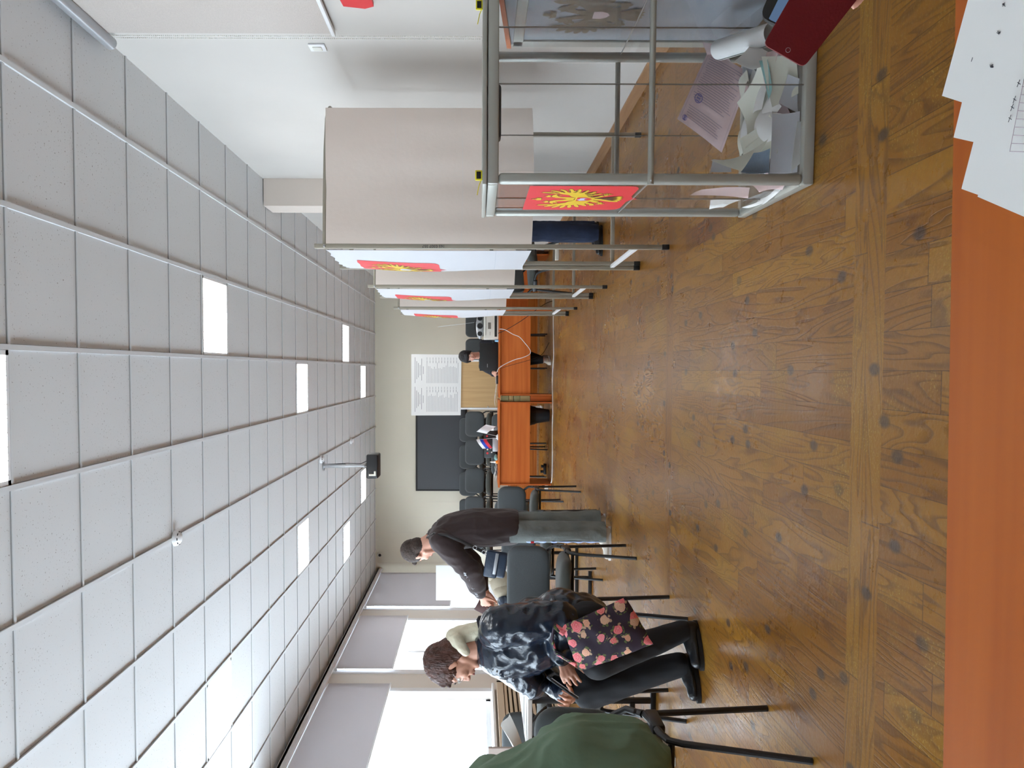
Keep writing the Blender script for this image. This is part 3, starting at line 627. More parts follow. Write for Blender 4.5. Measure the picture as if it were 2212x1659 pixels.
sheet(pxs([(1536, 346), (1600, 338), (1660, 300), (1612, 372)], (2.82, 2.78, 2.66, 2.7)), .008, 'paperback', 'cream ballot wedge rising beside the near corner post')
sheet(pxs([(1540, 344), (1578, 346), (1580, 372), (1534, 372)], (2.86, 2.84, 2.84, 2.86)), .002, 'papergrey', 'grey ballot corner with a black code mark near the post')
sheet(pxs([(1586, 133), (1626, 92), (1690, 128), (1624, 150)], (2.72, 2.74, 2.66, 2.66)), .006, 'paper', 'small white ballot flap under the red phone case')
sheet(pxs([(1645, 122), (1720, 118), (1728, 200), (1668, 232)], (2.62, 2.6, 2.6, 2.64)), .012, 'paperback', 'creased ballot at the front pane beneath the phone case')
sheet(pxs([(1640, 131), (1658, 128), (1668, 190), (1660, 215)], (2.66, 2.62, 2.62, 2.64)), .004, 'teal', 'green patterned ballot curl in the middle of the box')
sheet(pxs([(1702, 160), (1738, 172), (1742, 252), (1682, 222)], (2.6, 2.58, 2.58, 2.62)), .018, 'papergrey', 'greyish folded ballot standing against the front pane')
sheet(pxs([(1668, 246), (1728, 240), (1722, 372), (1662, 374)], (2.62, 2.58, 2.58, 2.62)), .018, 'papergrey', 'blue-grey folded ballot at the bottom of the front pane')
sheet(pxs([(1722, 262), (1742, 262), (1738, 345), (1708, 372)], (2.57, 2.57, 2.57, 2.58)), .006, 'paper', 'white ballot edge touching the bottom front rail')
sheet(pxs([(1600, 372), (1628, 330), (1664, 320), (1662, 373)], (2.62, 2.62, 2.6, 2.6)), .02, 'bluep', 'dark blue patterned ballot curl beside the near corner post')
sheet(pxs([(1532, 452), (1534, 432), (1600, 432), (1562, 448)], (3.0, 2.96, 2.9, 2.96)), .006, 'paper', 'white ballot triangle seen through the left pane')
sheet(pxs([(1490, 422), (1530, 408), (1620, 405), (1616, 428)], (2.84, 2.8, 2.72, 2.8)), .012, 'pinkp', 'pink folded ballot standing behind the left pane')
sheet(pxs([(1602, 448), (1640, 430), (1680, 400), (1690, 402)], (2.94, 2.85, 2.68, 2.7)), .02, 'paper', 'rounded white ballot fold low behind the left pane')
sheet(pxs([(1620, 398), (1700, 396), (1690, 410), (1640, 415)], (2.62, 2.6, 2.64, 2.7)), .008, 'pinkp', 'pale pink ballot low behind the left pane near the corner')
# rolled ballot
a, b = aY(1552, 108, 2.92), aY(1668, 72, 2.66); ax = (b - a).normalized(); u_ = ax.cross(Vector((0, 0, 1))).normalized(); v_ = ax.cross(u_)
tag(MB().grid(lambda u, v: a.lerp(b, u) + (u_ * math.cos(2.2 * PI * v) + v_ * math.sin(2.2 * PI * v)) * (.036 - .004 * v), 6, 22, .0006).build('ballot_paper', 'paper'), 'ballot rolled into a tube behind the red phone case', 'ballot')
for i in range(26):                         # the low heap of loose ballots
    c = Vector((rnd.uniform(.72, 1.06), rnd.uniform(2.64, 2.98), .028 + .0019 * i)); a_ = rnd.uniform(0, PI); w_, l_ = .10, .14
    if i > 16: c.x = rnd.uniform(.8, 1.04)
    tl = rnd.uniform(-.3, .3)
    P_ = []
    for sx, sy in ((-1, -1), (1, -1), (1, 1), (-1, 1)):
        d = Vector((sx * w_ / 2, sy * l_ / 2, 0)); d = Matrix.Rotation(tl, 3, 'X') @ d; d = Matrix.Rotation(a_, 3, 'Z') @ d; P_.append(c + d * rnd.uniform(.85, 1.05))
    zmin = min(p.z for p in P_)
    if zmin < .022: P_ = [p + Vector((0, 0, .022 - zmin)) for p in P_]
    sheet(P_, rnd.uniform(-.012, .03), rnd.choice(['paper', 'paperback', 'papergrey', 'pinkp', 'paperback']), 'loose folded ballot in the low heap on the ballot box floor', 'loose ballots heaped on the ballot box floor')

# ------------------------------------------------------------------ lectern with bronze eagle
LX0, LX1, LY0, LY1 = 1.275, 1.735, 2.62, 3.22
t = thing('lectern', 'grey glossy lectern with a large bronze eagle and sloping wooden top', 'lectern', ((LX0 + LX1) / 2, (LY0 + LY1) / 2, 0))
g = MB(); g.prism([(LX0, LY0, 0), (LX0, LY1, 0), (LX0, LY1, .905), (LX0, LY0, .965)], (LX1 - LX0, 0, 0)); g.build('body', 'lectern', t, smooth=False)
g = MB(); g.prism([(LX0 - .012, LY0 - .02, .968), (LX0 - .012, LY1 + .012, .905), (LX0 - .012, LY1 + .012, .922), (LX0 - .012, LY0 - .02, .985)], (LX1 - LX0 + .02, 0, 0)); g.build('top', 'lecterntop', t, smooth=False)
MB().box((LX0 - .008, LY1 - .045, 0), (LX0 + .01, LY1 + .006, .90), .003).box((LX0 - .008, LY0, .86), (LX0 + .004, LY1, .9), .003).build('edge_frame', 'alu', t, smooth=False)
fe = lambda x, z, o: Vector((LX0 - o, 2.945 - x * .39, .612 + z * .37))
e = flat_polys(EAGLE, fe, .004, 0, .02).build('eagle', 'brown', t, smooth=False)
flat_polys([RIDER], fe, .0055).build('breast_shield', 'pinkp', e, smooth=False)

# ------------------------------------------------------------------ voting booths
def booth():
    t = thing('voting_booth', 'nearest white curtained voting booth with emblem, serial number on its post', 'voting booth', (0, 0, 0), 'voting booths in a row')
    H = 1.92
    def post(x, y, nm='post', r_=.0125, h_=H): MB().box((x - r_, y - r_, .015), (x + r_, y + r_, h_), .003).build(nm, 'booth_metal', t)
    for x, y in ((0, 0), (.015, .79), (-.012, .80), (.83, .80)): post(x, y)
    for x, y in ((0, 0), (.015, .79), (-.012, .80), (.83, .80)): MB().box((x - .014, y - .014, 0), (x + .014, y + .014, .04), .003).build('foot_cap', 'black', t)
    MB().tube([(0, 0, 1.865), (.2, 0, 1.864), (.5, 0, 1.858), (.68, .005, 1.85), (.73, .02, 1.845), (.76, .07, 1.845), (.80, .4, 1.845), (.83, .8, 1.845)], .011, 10).build('curtain_rail', 'booth_metal', t)
    for z in (.175, .95, 1.845): MB().box((0, .79, z - .012), (.83, .81, z + .012), .002).build('rear_rail', 'booth_metal', t)
    MB().box((-.012, .0, .165), (.008, .80, .19), .002).build('side_brace', 'upvc', t)
    MB().tube([(-.01, 0, 1.86), (-.01, .8, 1.86)], .006, 8).build('side_rail', 'booth_metal', t)
    MB().ell((0, -.014, 1.865), (.008, .004, .008)).build('bolt', 'steel', t)
    def near(u, v):                        # privacy curtain facing the viewer
        x = .012 + .725 * u; z = .745 + 1.11 * v
        return (x, -.012 - .006 * math.sin(u * 9 + 1.5 * v) - .004 * math.sin(u * 23) * (1 - v), z - .01 * math.sin(PI * u) * (1 - v))
    nc = MB().grid(near, 40, 24, .0015).build('front_curtain', 'cloth', t)
    g = MB()
    for fz in (.34, .66): g.grid(lambda u, v: Vector(near(u, fz + v * .004)) + Vector((0, -.0015, 0)), 30, 1)
    g.grid(lambda u, v: Vector(near(.50 + u * .003, v)) + Vector((0, -.0015, 0)), 1, 24)
    g.build('fold_crease', 'clothc', nc)
    def side(a, z, o=0):                    # a 0..1 along the depth, z metres
        k = (z - .745) / 1.1
        bul = math.sin(PI * a) * (.022 + .035 * math.sin(PI * min(1, max(0, 1 - k))) + .0 * k) + .004 * math.sin(7 * a + 3 * k) * (1 - k)
        return Vector((-.018 - bul - o, .01 + .79 * a, z - .012 * abs(math.sin(PI * 6 * a)) * max(0, k) ** 6))
    sc = MB().grid(lambda u, v: side(u, .745 + .02 * math.sin(3 * u) + (1.115 - .02 * math.sin(3 * u)) * v), 36, 40, .0015).build('side_curtain', 'clothw', t)
    MB().grid(lambda u, v: side(u, .935 + .004 * v, .002), 30, 1).build('hem_seam', 'papergrey', sc)
    fs = lambda x, z, o: side(.51 - x * .50, 1.475 + z * .51, .002 + o * 1.0)
    MB_ = flat_polys([SHIELD], fs, .0012, 14).build('emblem_shield', 'red', sc)
    f2 = lambda x, z, o: fs(x * 1.0, z * .8 + .01, o)
    flat_polys(EAGLE, f2, .002, 8, .006).build('eagle_outline', 'golddark', sc); flat_polys(EAGLE, f2, .0026, 8).build('eagle', 'gold', sc); flat_polys(VEINS, f2, .0031, 8).build('feather_lines', 'golddark', sc); flat_polys([RIDER], f2, .0034, 6).build('breast_shield', 'paleblue', sc)
    return t
b1 = booth()
b2 = dup(b1, (.668, 6.51, 0), 0, 'second white curtained voting booth, a visitor in jeans behind its curtain')
b3 = dup(b1, (.646, 8.47, 0), 0, 'farthest white curtained voting booth, beside the desk with the radio')
b1.location = (.667, 4.404, 0)
mx = Matrix.Translation((.667 - .0, 4.404 - .0135, 1.275)) @ Matrix(((0, -1, 0, 0), (0, 0, -1, 0), (1, 0, 0, 0), (0, 0, 0, 1)))
bpy.context.view_layer.update()
text_mesh('serial_number', '165 0307 357', .022, mx, 'inkd', b1)

# ------------------------------------------------------------------ chairs
def chair(label):
    t = thing('visitor_chair', label, 'chair', (0, 0, 0), None)
    def pad(w_, h_, th, crv, r_):           # rounded-rectangle cushion in the xz plane, centred, dished along y
        g = MB(); n = 28; P_ = []
        for q in range(4):
            cx, cz = ((w_ / 2 - r_), (h_ / 2 - r_)); sx, sz = ((1, 1), (-1, 1), (-1, -1), (1, -1))[q]
            for k in range(n // 4 + 1):
                a = q * PI / 2 + k / (n // 4) * PI / 2; P_.append((sx * cx + r_ * math.cos(a), sz * cz + r_ * math.sin(a)))
        def ring(s_, yy): return [g.bm.verts.new((x * s_, yy + crv * (x * s_ / (w_ / 2)) ** 2, z * s_)) for x, z in P_]
        R_ = [ring(.02, -th / 2), ring(.55, -th / 2 * .98), ring(.85, -th / 2 * .9), ring(.95, -th / 2 * .65), ring(1, -th * .1), ring(1, th * .1), ring(.97, th * .3), ring(.88, th * .42), ring(.02, th * .45)]
        m_ = len(P_)
        for i in range(len(R_) - 1):
            for k in range(m_): g.bm.faces.new((R_[i][k], R_[i][(k + 1) % m_], R_[i + 1][(k + 1) % m_], R_[i + 1][k]))
        g.bm.faces.new(R_[0][::-1]); g.bm.faces.new(R_[-1]); return g
    g = pad(.50, .30, .06, -.025, .09)
    mxb = Matrix.Translation((0, .235, .675)) @ Matrix.Rotation(-.16, 4, 'X')
    for v in g.bm.verts: v.co = mxb @ v.co
    local(g.build('backrest', 'fabric', t, angle=1.2))
    g = pad(.47, .43, .085, .02, .10)
    mxs = Matrix.Translation((0, -.01, .462)) @ Matrix.Rotation(-PI / 2 - .03, 4, 'X')
    for v in g.bm.verts: v.co = mxs @ v.co
    local(g.build('seat', 'fabric_olive', t, angle=1.2))
    for s_ in (-1, 1):
        x = s_ * .255
        local(MB().tube([(x, .17, .48), (x, .16, .45), (x, .08, .432), (x, .0, .425), (x, -.05, .41), (x, -.075, .37), (x, -.19, .0)], .0135, 10, flat=.8).build('leg', 'blackmetal', t))
        local(MB().tube([(x, .15, .45), (x, .20, .0)], .0135, 10, flat=.8).build('leg', 'blackmetal', t))
        local(MB().tube([(x, .15, .455), (x * .98, .205, .50), (x * .86, .228, .54), (x * .7, .245, .58)], .0125, 10).build('back_support', 'blackmetal', t))
        local(MB().box((x - .02, .03, .40), (x + .012, .17, .445), .008).build('bracket', 'blackplastic', t))
    local(MB().tube([(-.255, .12, .415), (.255, .12, .415)], .011, 8).tube([(-.255, -.05, .40), (.255, -.05, .40)], .011, 8).build('crossbar', 'blackmetal', t))
    return t
CX = -1.475
ch0 = chair('dark grey chair nearest to the camera, under the person in the green jacket'); ch0.location = (CX + .02, 2.62, 0)
for y, l in ((4.10, 'dark grey chair on which the woman in black leather sits'), (5.38, 'empty dark grey chair between the seated woman and the man in brown'), (6.78, 'dark grey chair hidden behind the man in brown, only legs showing'), (8.24, 'empty dark grey chair beyond the man in brown, at the desks')):
    dup(ch0, (CX, y, 0), 0, l)
dup(ch0, (-1.86, 9.85, 0), .1, 'dark chair far back at the left aisle, one thin leg in view')
dup(ch0, (-3.08, 6.9, 0), PI * .95, 'dark chair beyond the light table, backrest bright at its edge')
dup(ch0, (-2.66, 4.95, 0), PI * .9, 'dark chair at the light table beside white papers')
# desk chairs: behind the orange desks
dup(ch0, (.28, 12.32, 0), 0.02, 'dark chair at the desk, under the person with the laptop')
dup(ch0, (-.93, 12.2, 0), -.02, 'dark chair behind the left orange desk')
dup(ch0, (-1.38, 12.35, 0), .1, 'dark chair behind the left end of the orange desk')
dup(ch0, (1.15, 8.9, 0), .9, 'dark chair seen under the booth curtains with splayed legs')
# stage and chairs on it
SZ = .33
struct(MB().box((XL, 13.75, 0), (XR, YF, SZ), .0).build('trim_5', 'stage', smooth=False))
struct(MB().box((XL, 13.73, 0), (XR, 13.75, .03)).build('trim_6', 'trimw', smooth=False))
struct(MB().box((XL, 14.52, SZ), (XR, YF, SZ + .12), .0).build('trim_7', 'stage', smooth=False))
FR = ['right-hand end chair of the front stage row, beside the notice board', 'front-row stage chair right behind the white and striped table flags', 'front-row stage chair behind the stickered laptop and figurine', 'front-row stage chair behind the left end of the desks', 'front-row stage chair partly hidden by the back of the man in brown']
RR = ['rear-row stage chair nearest to the notice board, below the screen', 'rear-row stage chair below the middle of the wall screen, right of centre', 'rear-row stage chair below the pale reflection on the wall screen', 'rear-row stage chair at the left lower corner of the wall screen', 'rear-row stage chair farthest left, above the back of the man in brown']
def tall(c): c.scale = (.9, 1, 1.13); return c
for i in range(5):
    tall(dup(ch0, (-.96 - .505 * i, 14.1, SZ), 0, 'dark upholstered ' + FR[i], 'front row of dark chairs on the stage'))
    tall(dup(ch0, (-1.12 - .505 * i, 14.8, SZ + .12), 0, 'dark upholstered ' + RR[i], 'rear row of dark chairs on the stage'))
for x, l in ((.33, 'dark chair on the stage behind the seated person with the laptop'), (.80, 'dark chair on the stage directly behind the silver radio')):
    tall(dup(ch0, (x, 14.1, SZ), 0, l))

# ------------------------------------------------------------------ far desks
def desk(x0, x1, y0, label):
    t = thing('desk', label, 'desk', ((x0 + x1) / 2, y0 + .3, 0))
    MB().box((x0 - .03, y0 - .03, .725), (x1 + .03, y0 + .62, .75), .002).build('tabletop', 'desk', t, smooth=False)
    MB().box((x0 + .016, y0 + .03, .30), (x1 - .016, y0 + .048, .725)).build('front_panel', 'desk', t, smooth=False)
    for x in (x0, x1 - .018): MB().box((x, y0, 0), (x + .018, y0 + .6, .725)).build('side_panel', 'deskend', t, smooth=False)
    return t
desk(-1.63, -.45, 11.36, 'orange-brown desk on the left with flags and papers on top')
desk(-.36, .84, 11.36, 'orange-brown desk on the right with the laptop and radio')
desk(.9, 1.7, 11.9, 'orange-brown desk in the corner behind the voting booths')
t = thing('storage_box', 'pale green and beige file boxes stacked in the gap between the desks', 'box', (-.405, 11.6, 0))
for i, (z0, z1, m_) in enumerate(((.30, .44, 'boxbeige'), (.445, .53, 'boxgreen'), (.535, .60, 'boxbeige'), (.605, .70, 'boxgreen'))):
    MB().box((-.443, 11.42, z0), (-.365, 11.75, z1), .003).build('file_box', m_, t)
MB().box((-.443, 11.43, 0), (-.365, 11.76, .295), .002).build('lower_box', 'deskend', t)
# under-desk bin
c = Vector((-.66, 11.75, 0)); t = thing('waste_bin', 'dark waste bin with black liner under the left orange desk', 'bin', c)
MB().lathe([(.085, 0), (.09, .01), (.125, .24), (.12, .24), (.08, .012)], c, 28).build('bin_body', 'bin', t)
MB().lathe([(.128, .2), (.14, .26), (.165, .30), (.12, .33), (.1, .3)], c, 20).build('liner', 'binbag', t)
# cords
def cord(name, label, pts, r_, m_):
    P_ = [Vector(p) for p in pts]; Q = []
    for i in range(len(P_) - 1):
        p0, p1, p2, p3 = P_[max(i - 1, 0)], P_[i], P_[i + 1], P_[min(i + 2, len(P_) - 1)]
        for k in range(6):
            s_ = k / 6; Q.append(.5 * ((2 * p1) + (p2 - p0) * s_ + (2 * p0 - 5 * p1 + 4 * p2 - p3) * s_ ** 2 + (3 * p1 - p0 - 3 * p2 + p3) * s_ ** 3))
    Q.append(P_[-1]); return tag(MB().tube(Q, r_, 6).build(name, m_), label, 'cable')
def fz(x, y, z=.006): return aZ(x, y, z)
cord('extension_cable', 'white cable running along the floor in front of the desks', [fz(1196, 640), fz(1195, 700), fz(1196, 760), fz(1193, 820), fz(1194, 880), fz(1193, 930), fz(1193, 990), fz(1192, 1035), fz(1190, 1043)], .005, 'upvc')
cord('laptop_cable', 'white cable looping down the front of the right desk', [aY(1074, 803, 11.34), aY(1078, 795, 11.3), aY(1092, 786, 11.3), aY(1112, 777, 11.3), aY(1130, 772, 11.3), aY(1144, 765, 11.3), aY(1145, 756, 11.3), aY(1133, 740, 11.3), aY(1122, 728, 11.3), aY(1108, 722, 11.3), aY(1090, 712, 11.3), aY(1077, 711, 11.34)], .0045, 'upvc')
cord('power_cable', 'black cable sagging across the front of the right desk', [aY(1076, 720, 11.3), aY(1094, 712, 11.3), aY(1118, 698, 11.3), aY(1136, 686, 11.3), aY(1160, 668, 11.2), aY(1180, 655, 11.2), aZ(1193, 650, .01)], .005, 'black')
cord('mouse_cable', 'thin dark cable hanging from the laptop to the floor', [aY(1080, 796, 11.31), aY(1110, 787, 11.31), aY(1142, 778, 11.31), aY(1170, 766, 11.6), aZ(1186, 740, .01)], .0035, 'black')
c = fz(1176, 1010, .03)
t = thing('power_strip', 'black power strip and plugs lying under the left desk end', 'power strip', (c.x, c.y, 0)); MB().box((c.x - .1, c.y - .03, .0), (c.x + .06, c.y + .03, .045), .006).build('strip_body', 'blackplastic', t)
MB().box((c.x - .08, c.y - .02, .045), (c.x - .04, c.y + .02, .09), .006).box((c.x, c.y - .02, .045), (c.x + .04, c.y + .02, .08), .006).build('plug', 'black', t)
c = fz(1184, 1048, .0); t = thing('socket_block', 'white socket block on the floor at the left desk corner', 'power strip', c); MB().box((c.x - .08, c.y - .03, 0), (c.x + .07, c.y + .03, .05), .008).build('block', 'offwhite', t); MB().box((c.x - .04, c.y - .035, .05), (c.x, c.y + .02, .09), .006).build('adapter', 'black', t)
c = fz(1207, 540, 0); t = thing('extension_reel', 'white extension block with tangled leads on the floor behind the nearest booth', 'power strip', c); MB().box((c.x - .13, c.y - .04, 0), (c.x + .13, c.y + .04, .05), .008).build('block', 'offwhite', t)
# notice board with poster
by = 13.0
t = thing('notice_board', 'beige notice board with white frame standing behind the desks', 'notice board', (-.25, by, 0))
p0, p1 = aY(900, 884, by), aY(1000, 777, by); bx0, bx1 = p0.x, p1.x; zt = p0.z
MB().box((bx0 + .015, by, .45), (bx1 - .015, by + .02, zt - .02)).build('panel', 'board', t, smooth=False)
MB().box((bx0, by - .006, .43), (bx0 + .03, by + .026, zt), .004).box((bx1 - .03, by - .006, .43), (bx1, by + .026, zt), .004).box((bx0, by - .006, zt - .03), (bx1, by + .026, zt), .004).box((bx0, by - .006, .43), (bx1, by + .026, .46), .004).build('frame', 'upvc', t)
for x in (bx0 + .03, bx1 - .06): MB().box((x, by, 0), (x + .03, by + .025, .44), .003).box((x, by - .2, 0), (x + .03, by + .22, .03), .003).build('stand_leg', 'upvc', t)
MB().ell(aY(1054, 879, by - .01), (.012, .012, .012)).build('pin', 'offwhite', t)
q = [aY(888.5, 897.5, by - .02), aY(888.5, 765, by - .02), aY(997, 766, by - .02), aY(995, 897, by - .02)]
po = thing('poster', 'large white information poster with two columns of small print', 'poster', q[0])
fn = sheet_fn(q, .006, 0); MB().grid(lambda u, v: fn(u, v), 12, 8, .001).build('sheet', 'paper', po)
g = MB(); rr = random.Random(11)
for cx0, cx1 in ((.06, .47), (.53, .95)):
    for k, (a_, b_) in enumerate(((.0, 1), (.15, .85), (.22, .78), (.3, .7), (.1, .95), (.35, .65))): 
        v = .07 + k * .033; g.grid(lambda u, w_, v=v, a_=a_, b_=b_: fn(cx0 + (cx1 - cx0) * (a_ + (b_ - a_) * u), v + .009 * w_, -.0015), 3, 1)
    for k in range(22):
        v = .31 + k * .0295; L_ = rr.uniform(.55, .72) if k % 7 else .8; g.grid(lambda u, w_, v=v, L_=L_: fn(cx0 + (cx1 - cx0) * L_ * u, v + .006 * w_, -.0015), 3, 1)
        if k % 2 == 0: g.grid(lambda u, w_, v=v: fn(cx0 + (cx1 - cx0) * (.78 + .1 * u), v + .008 * w_, -.0015), 1, 1); g.grid(lambda u, w_, v=v: fn(cx0 + (cx1 - cx0) * (.9 + .1 * u), v + .006 * w_, -.0015), 1, 1)
g.build('printed_text', 'ink', po)
# wall screen
a, b = aY(898, 1060.5, YF - .06), aY(998, 880, YF - .06)
t = thing('wall_screen', 'large dark screen mounted on the far wall', 'screen', (a.x, YF, b.z))
MB().box((a.x, YF - .06, b.z - .1), (b.x, YF - .01, a.z), .006).build('frame', 'black', t)
MB().box((a.x + .035, YF - .065, b.z - .06), (b.x - .035, YF - .058, a.z - .035)).build('display', 'screen', t, smooth=False)
# flip chart catching the light by the farthest window
q0, q1 = aY(941.8, 1221.6, 12.6), aY(1091, 1297, 12.6)
t = thing('whiteboard', 'bright white board standing by the farthest window, left of the man', 'whiteboard', ((q0.x + q1.x) / 2, 12.6, 0))
MB().box((q1.x, 12.6, q1.z), (q0.x, 12.615, q0.z), .002).build('board', 'boardw', t, smooth=False)
for x in (q1.x + .05, q0.x - .05): MB().tube([(x, 12.63, 0), (x, 12.63, q1.z + .1)], .012, 8).build('stand_leg', 'alu', t)
# ------------------------------------------------------------------ things on the desks
TZ = .7505
c = aY(1060, 707, 11.62); bx = Vector((.60, 11.62, TZ))
t = thing('ballot_scanner', 'off-white boxy ballot scanner on the right orange desk', 'scanner', bx)
s0, s1 = aY(1045, 735, 11.45), aY(1075, 683, 11.45)
MB().box((s0.x + .02, 11.45, TZ + .0), (s1.x + .06, 11.85, s0.z), .008).build('housing', 'offwhite', t)
MB().box((s0.x + .05, 11.444, TZ + .02), (s1.x + .05, 11.452, TZ + .055)).build('paper_slot', 'black', t, smooth=False)
MB().box((s0.x + .07, 11.44, s0.z - .03), (s1.x + .04, 11.452, s0.z - .025)).box((s0.x + .07, 11.44, s0.z - .09), (s0.x + .12, 11.452, s0.z - .085)).box((s0.x + .16, 11.44, s0.z - .1), (s0.x + .25, 11.452, s0.z - .06)).build('control_panel', 'alu_dark', t, smooth=False)
c0 = aY(1026, 700, 11.6)
t = thing('radio', 'silver and black oval radio with raised antenna on the ballot scanner', 'radio', (c0.x, 11.6, s0.z))
rx = c0.x - .03; rz = s0.z + .055
MB().ell((rx, 11.62, rz), (.185, .06, .058), u=28, v=14).build('body', 'silver', t)
for d in (-.108, .108):
    MB().lathe([(.0, .0), (.032, .0), (.035, .006), (.030, .014), (.0, .014)], (rx + d, 11.575 + .0, rz), 24, Vector((0, -1, 0))).build('speaker', 'black', t)
MB().lathe([(.0, 0), (.038, .0), (.042, .01), (.034, .018), (0, .012)], (rx, 11.565, rz), 24, Vector((0, -1, 0))).build('disc_lid', 'blackplastic', t)
MB().tube([(rx + .06, 11.64, rz + .045), aY(946, 706, 11.62)], .0022, 6).build('antenna', 'steel', t)
MB().tube([(rx - .1, 11.62, rz + .04), (rx - .05, 11.62, rz + .075), (rx + .05, 11.62, rz + .075), (rx + .1, 11.62, rz + .04)], .006, 8).build('handle', 'black', t)
c = aY(1070, 736, 11.5); t = tag(MB().lathe([(.016, 0), (.018, .03), (.012, .05)], (c.x, 11.5, TZ), 16).build('glue_stick', 'bluepl'), 'small light blue stick standing beside the scanner', 'glue stick')
# laptop of the seated person: lid back toward the camera
l0, l1 = aY(1036, 801, 11.55), aY(1075, 741, 11.55)
t = thing('laptop', 'open black laptop seen from behind in front of the seated person', 'laptop', ((l0.x + l1.x) / 2, 11.6, TZ))
MB().box((l0.x, 11.54, TZ + .012), (l1.x, 11.553, l0.z), .006).build('lid', 'black', t)
MB().box((l0.x, 11.555, TZ), (l1.x, 11.80, TZ + .018), .005).build('keyboard_base', 'black', t)
MB().box((l0.x + .05, 11.5385, .9), (l0.x + .1, 11.5405, .908)).build('logo', 'silver', t, smooth=False)
# laptop with stickers
l0, l1 = aY(1046, 989, 11.7), aY(1074, 930, 11.7)
t = thing('laptop', 'laptop covered with round stickers on the left orange desk', 'laptop', ((l0.x + l1.x) / 2, 11.7, TZ))
MB().box((l0.x, 11.7, TZ + .01), (l1.x, 11.712, l0.z), .006).build('lid', 'blackplastic', t); MB().box((l0.x, 11.714, TZ), (l1.x, 11.93, TZ + .016), .005).build('keyboard_base', 'black', t)
for (a_, b_, m_, rr_) in ((979, 1053, 'red', .016), (971, 1053, 'paper', .012), (963, 1053, 'paper', .012), (977, 1062, 'paper', .011), (968, 1060, 'silver', .014), (942, 1052, 'red', .014)):
    c = aY(b_, a_, 11.698); MB().lathe([(rr_, 0), (rr_, .0015)], (c.x, 11.6995, c.z), 18, Vector((0, -1, 0))).lathe([(rr_ * .6, .0015), (rr_ * .6, .002)], (c.x, 11.6995, c.z), 14, Vector((0, -1, 0))).build('sticker', m_, t)
c0, c1 = aY(1064, 975, 11.5), aY(1074, 946, 11.5)
tag(MB().box((c0.x, 11.47, TZ), (c1.x, 11.5, c0.z), .003).build('paper_tray', 'silver'), 'low silver-grey box in front of the stickered laptop', 'box')
def bottle(x, y, label):
    t = thing('water_bottle', label, 'bottle', (x, y, TZ))
    MB().lathe([(.03, 0), (.033, .01), (.033, .13), (.026, .16), (.013, .18), (.013, .19)], (x, y, TZ), 20).build('bottle_body', 'clear', t); MB().lathe([(.015, .19), (.015, .215)], (x, y, TZ), 14).build('cap', 'bluepl', t); MB().lathe([(.0338, .06), (.0338, .11)], (x, y, TZ), 20).build('bottle_label', 'paper', t)
c = aY(1060, 925, 11.6); bottle(c.x, 11.6, 'clear water bottle with a light blue cap on the left desk')
def flag(px_, py_, base, tipx, label, cols):
    f0 = aY(base[0], base[1], 11.45); f1 = aY(tipx[0], tipx[1], 11.45); t = thing('table_flag', label, 'flag', (f0.x, 11.45, TZ))
    MB().lathe([(.03, 0), (.03, .008), (.012, .02), (.006, .03)], (f0.x, 11.45, TZ), 18).build('base', 'upvc', t)
    MB().tube([(f0.x, 11.45, TZ + .01), f1], .0022, 6).build('pole', 'upvc', t)
    n = len(cols)
    for i, m_ in enumerate(cols):
        def fn(u, v, i=i):
            p = f1.lerp(Vector((f0.x, 11.45, TZ)), .02 + .45 * (i + v) / n); d = Vector((-.13, 0, -.06)) if px_ > 0 else Vector((.10, 0, -.10))
            return p + d * u + Vector((0, -.015 * math.sin(5 * u) - .003, -.03 * u * u))
        MB().grid(fn, 8, 3, .001).build('stripe', m_, t)
flag(1, 0, (1074, 946), (1028, 950), 'small white, blue and red striped table flag', ['flagwhite', 'flagblue', 'flagred'])
fw_ = flag(-1, 0, (1073, 942), (1029, 932), 'small white table flag with dark marks on a white stand', ['flagwhite'])
c = aY(1070, 998, 11.5); t = thing('figurine', 'small white figurine with orange base near the desk end', 'figurine', (c.x, 11.5, TZ)); MB().lathe([(.012, .03), (.016, .05), (.008, .07), (.013, .08), (.007, .1), (.002, .115)], (c.x, 11.5, TZ), 16).build('figure', 'paper', t); MB().lathe([(.022, 0), (.024, .015), (.02, .03), (.01, .032)], (c.x, 11.5, TZ), 16).build('base', 'orange', t)
c = aY(1072, 988, 11.6); tag(MB().ell((c.x, 11.62, TZ + .026), (.045, .03, .026)).build('cloth_bundle', 'teal'), 'pale green crumpled cloth beside the stickered laptop', 'cloth')
for i in range(4):
    c = aY(1075, 1010 + i * 9, 11.5 + .1 * (i % 2)); a_ = .2 * i
    tag(MB().grid(lambda u, v: (c.x - .08 + .2 * u, c.y + .2 * v, TZ + .004 + .006 * i + .025 * abs(math.sin(3 * u + i))), 8, 3, .001).build('loose_paper', 'paper'), 'rumpled white paper at the left end of the left desk', 'paper', 'rumpled papers at the left desk end')
for i in range(3):
    c = aY(1075, 835 + i * 14, 11.5)
    tag(MB().grid(lambda u, v: (c.x - .14 + .26 * u, c.y + .2 * v, TZ + .006 + .012 * i + .02 * math.sin(PI * u)), 8, 3, .001).build('document', 'paper'), 'white document stack lying across the gap between the desks', 'paper', 'documents between the two desks')
t = thing('computer_mouse', 'small dark mouse under the hand beside the laptop', 'mouse', aY(1072, 810, 11.5)); c = aY(1074, 812, 11.55); MB().ell((c.x, 11.55, TZ + .016), (.03, .05, .016)).build('body', 'blackplastic', t)
t = thing('stapler', 'dark stapler lying beside the documents on the right desk', 'stapler', (-.13, 11.5, TZ)); MB().box((-.2, 11.48, TZ), (-.08, 11.51, TZ + .025), .006).build('body', 'blackplastic', t); MB().box((-.19, 11.482, TZ + .026), (-.09, 11.508, TZ + .036), .004).build('jaw', 'silver', t)

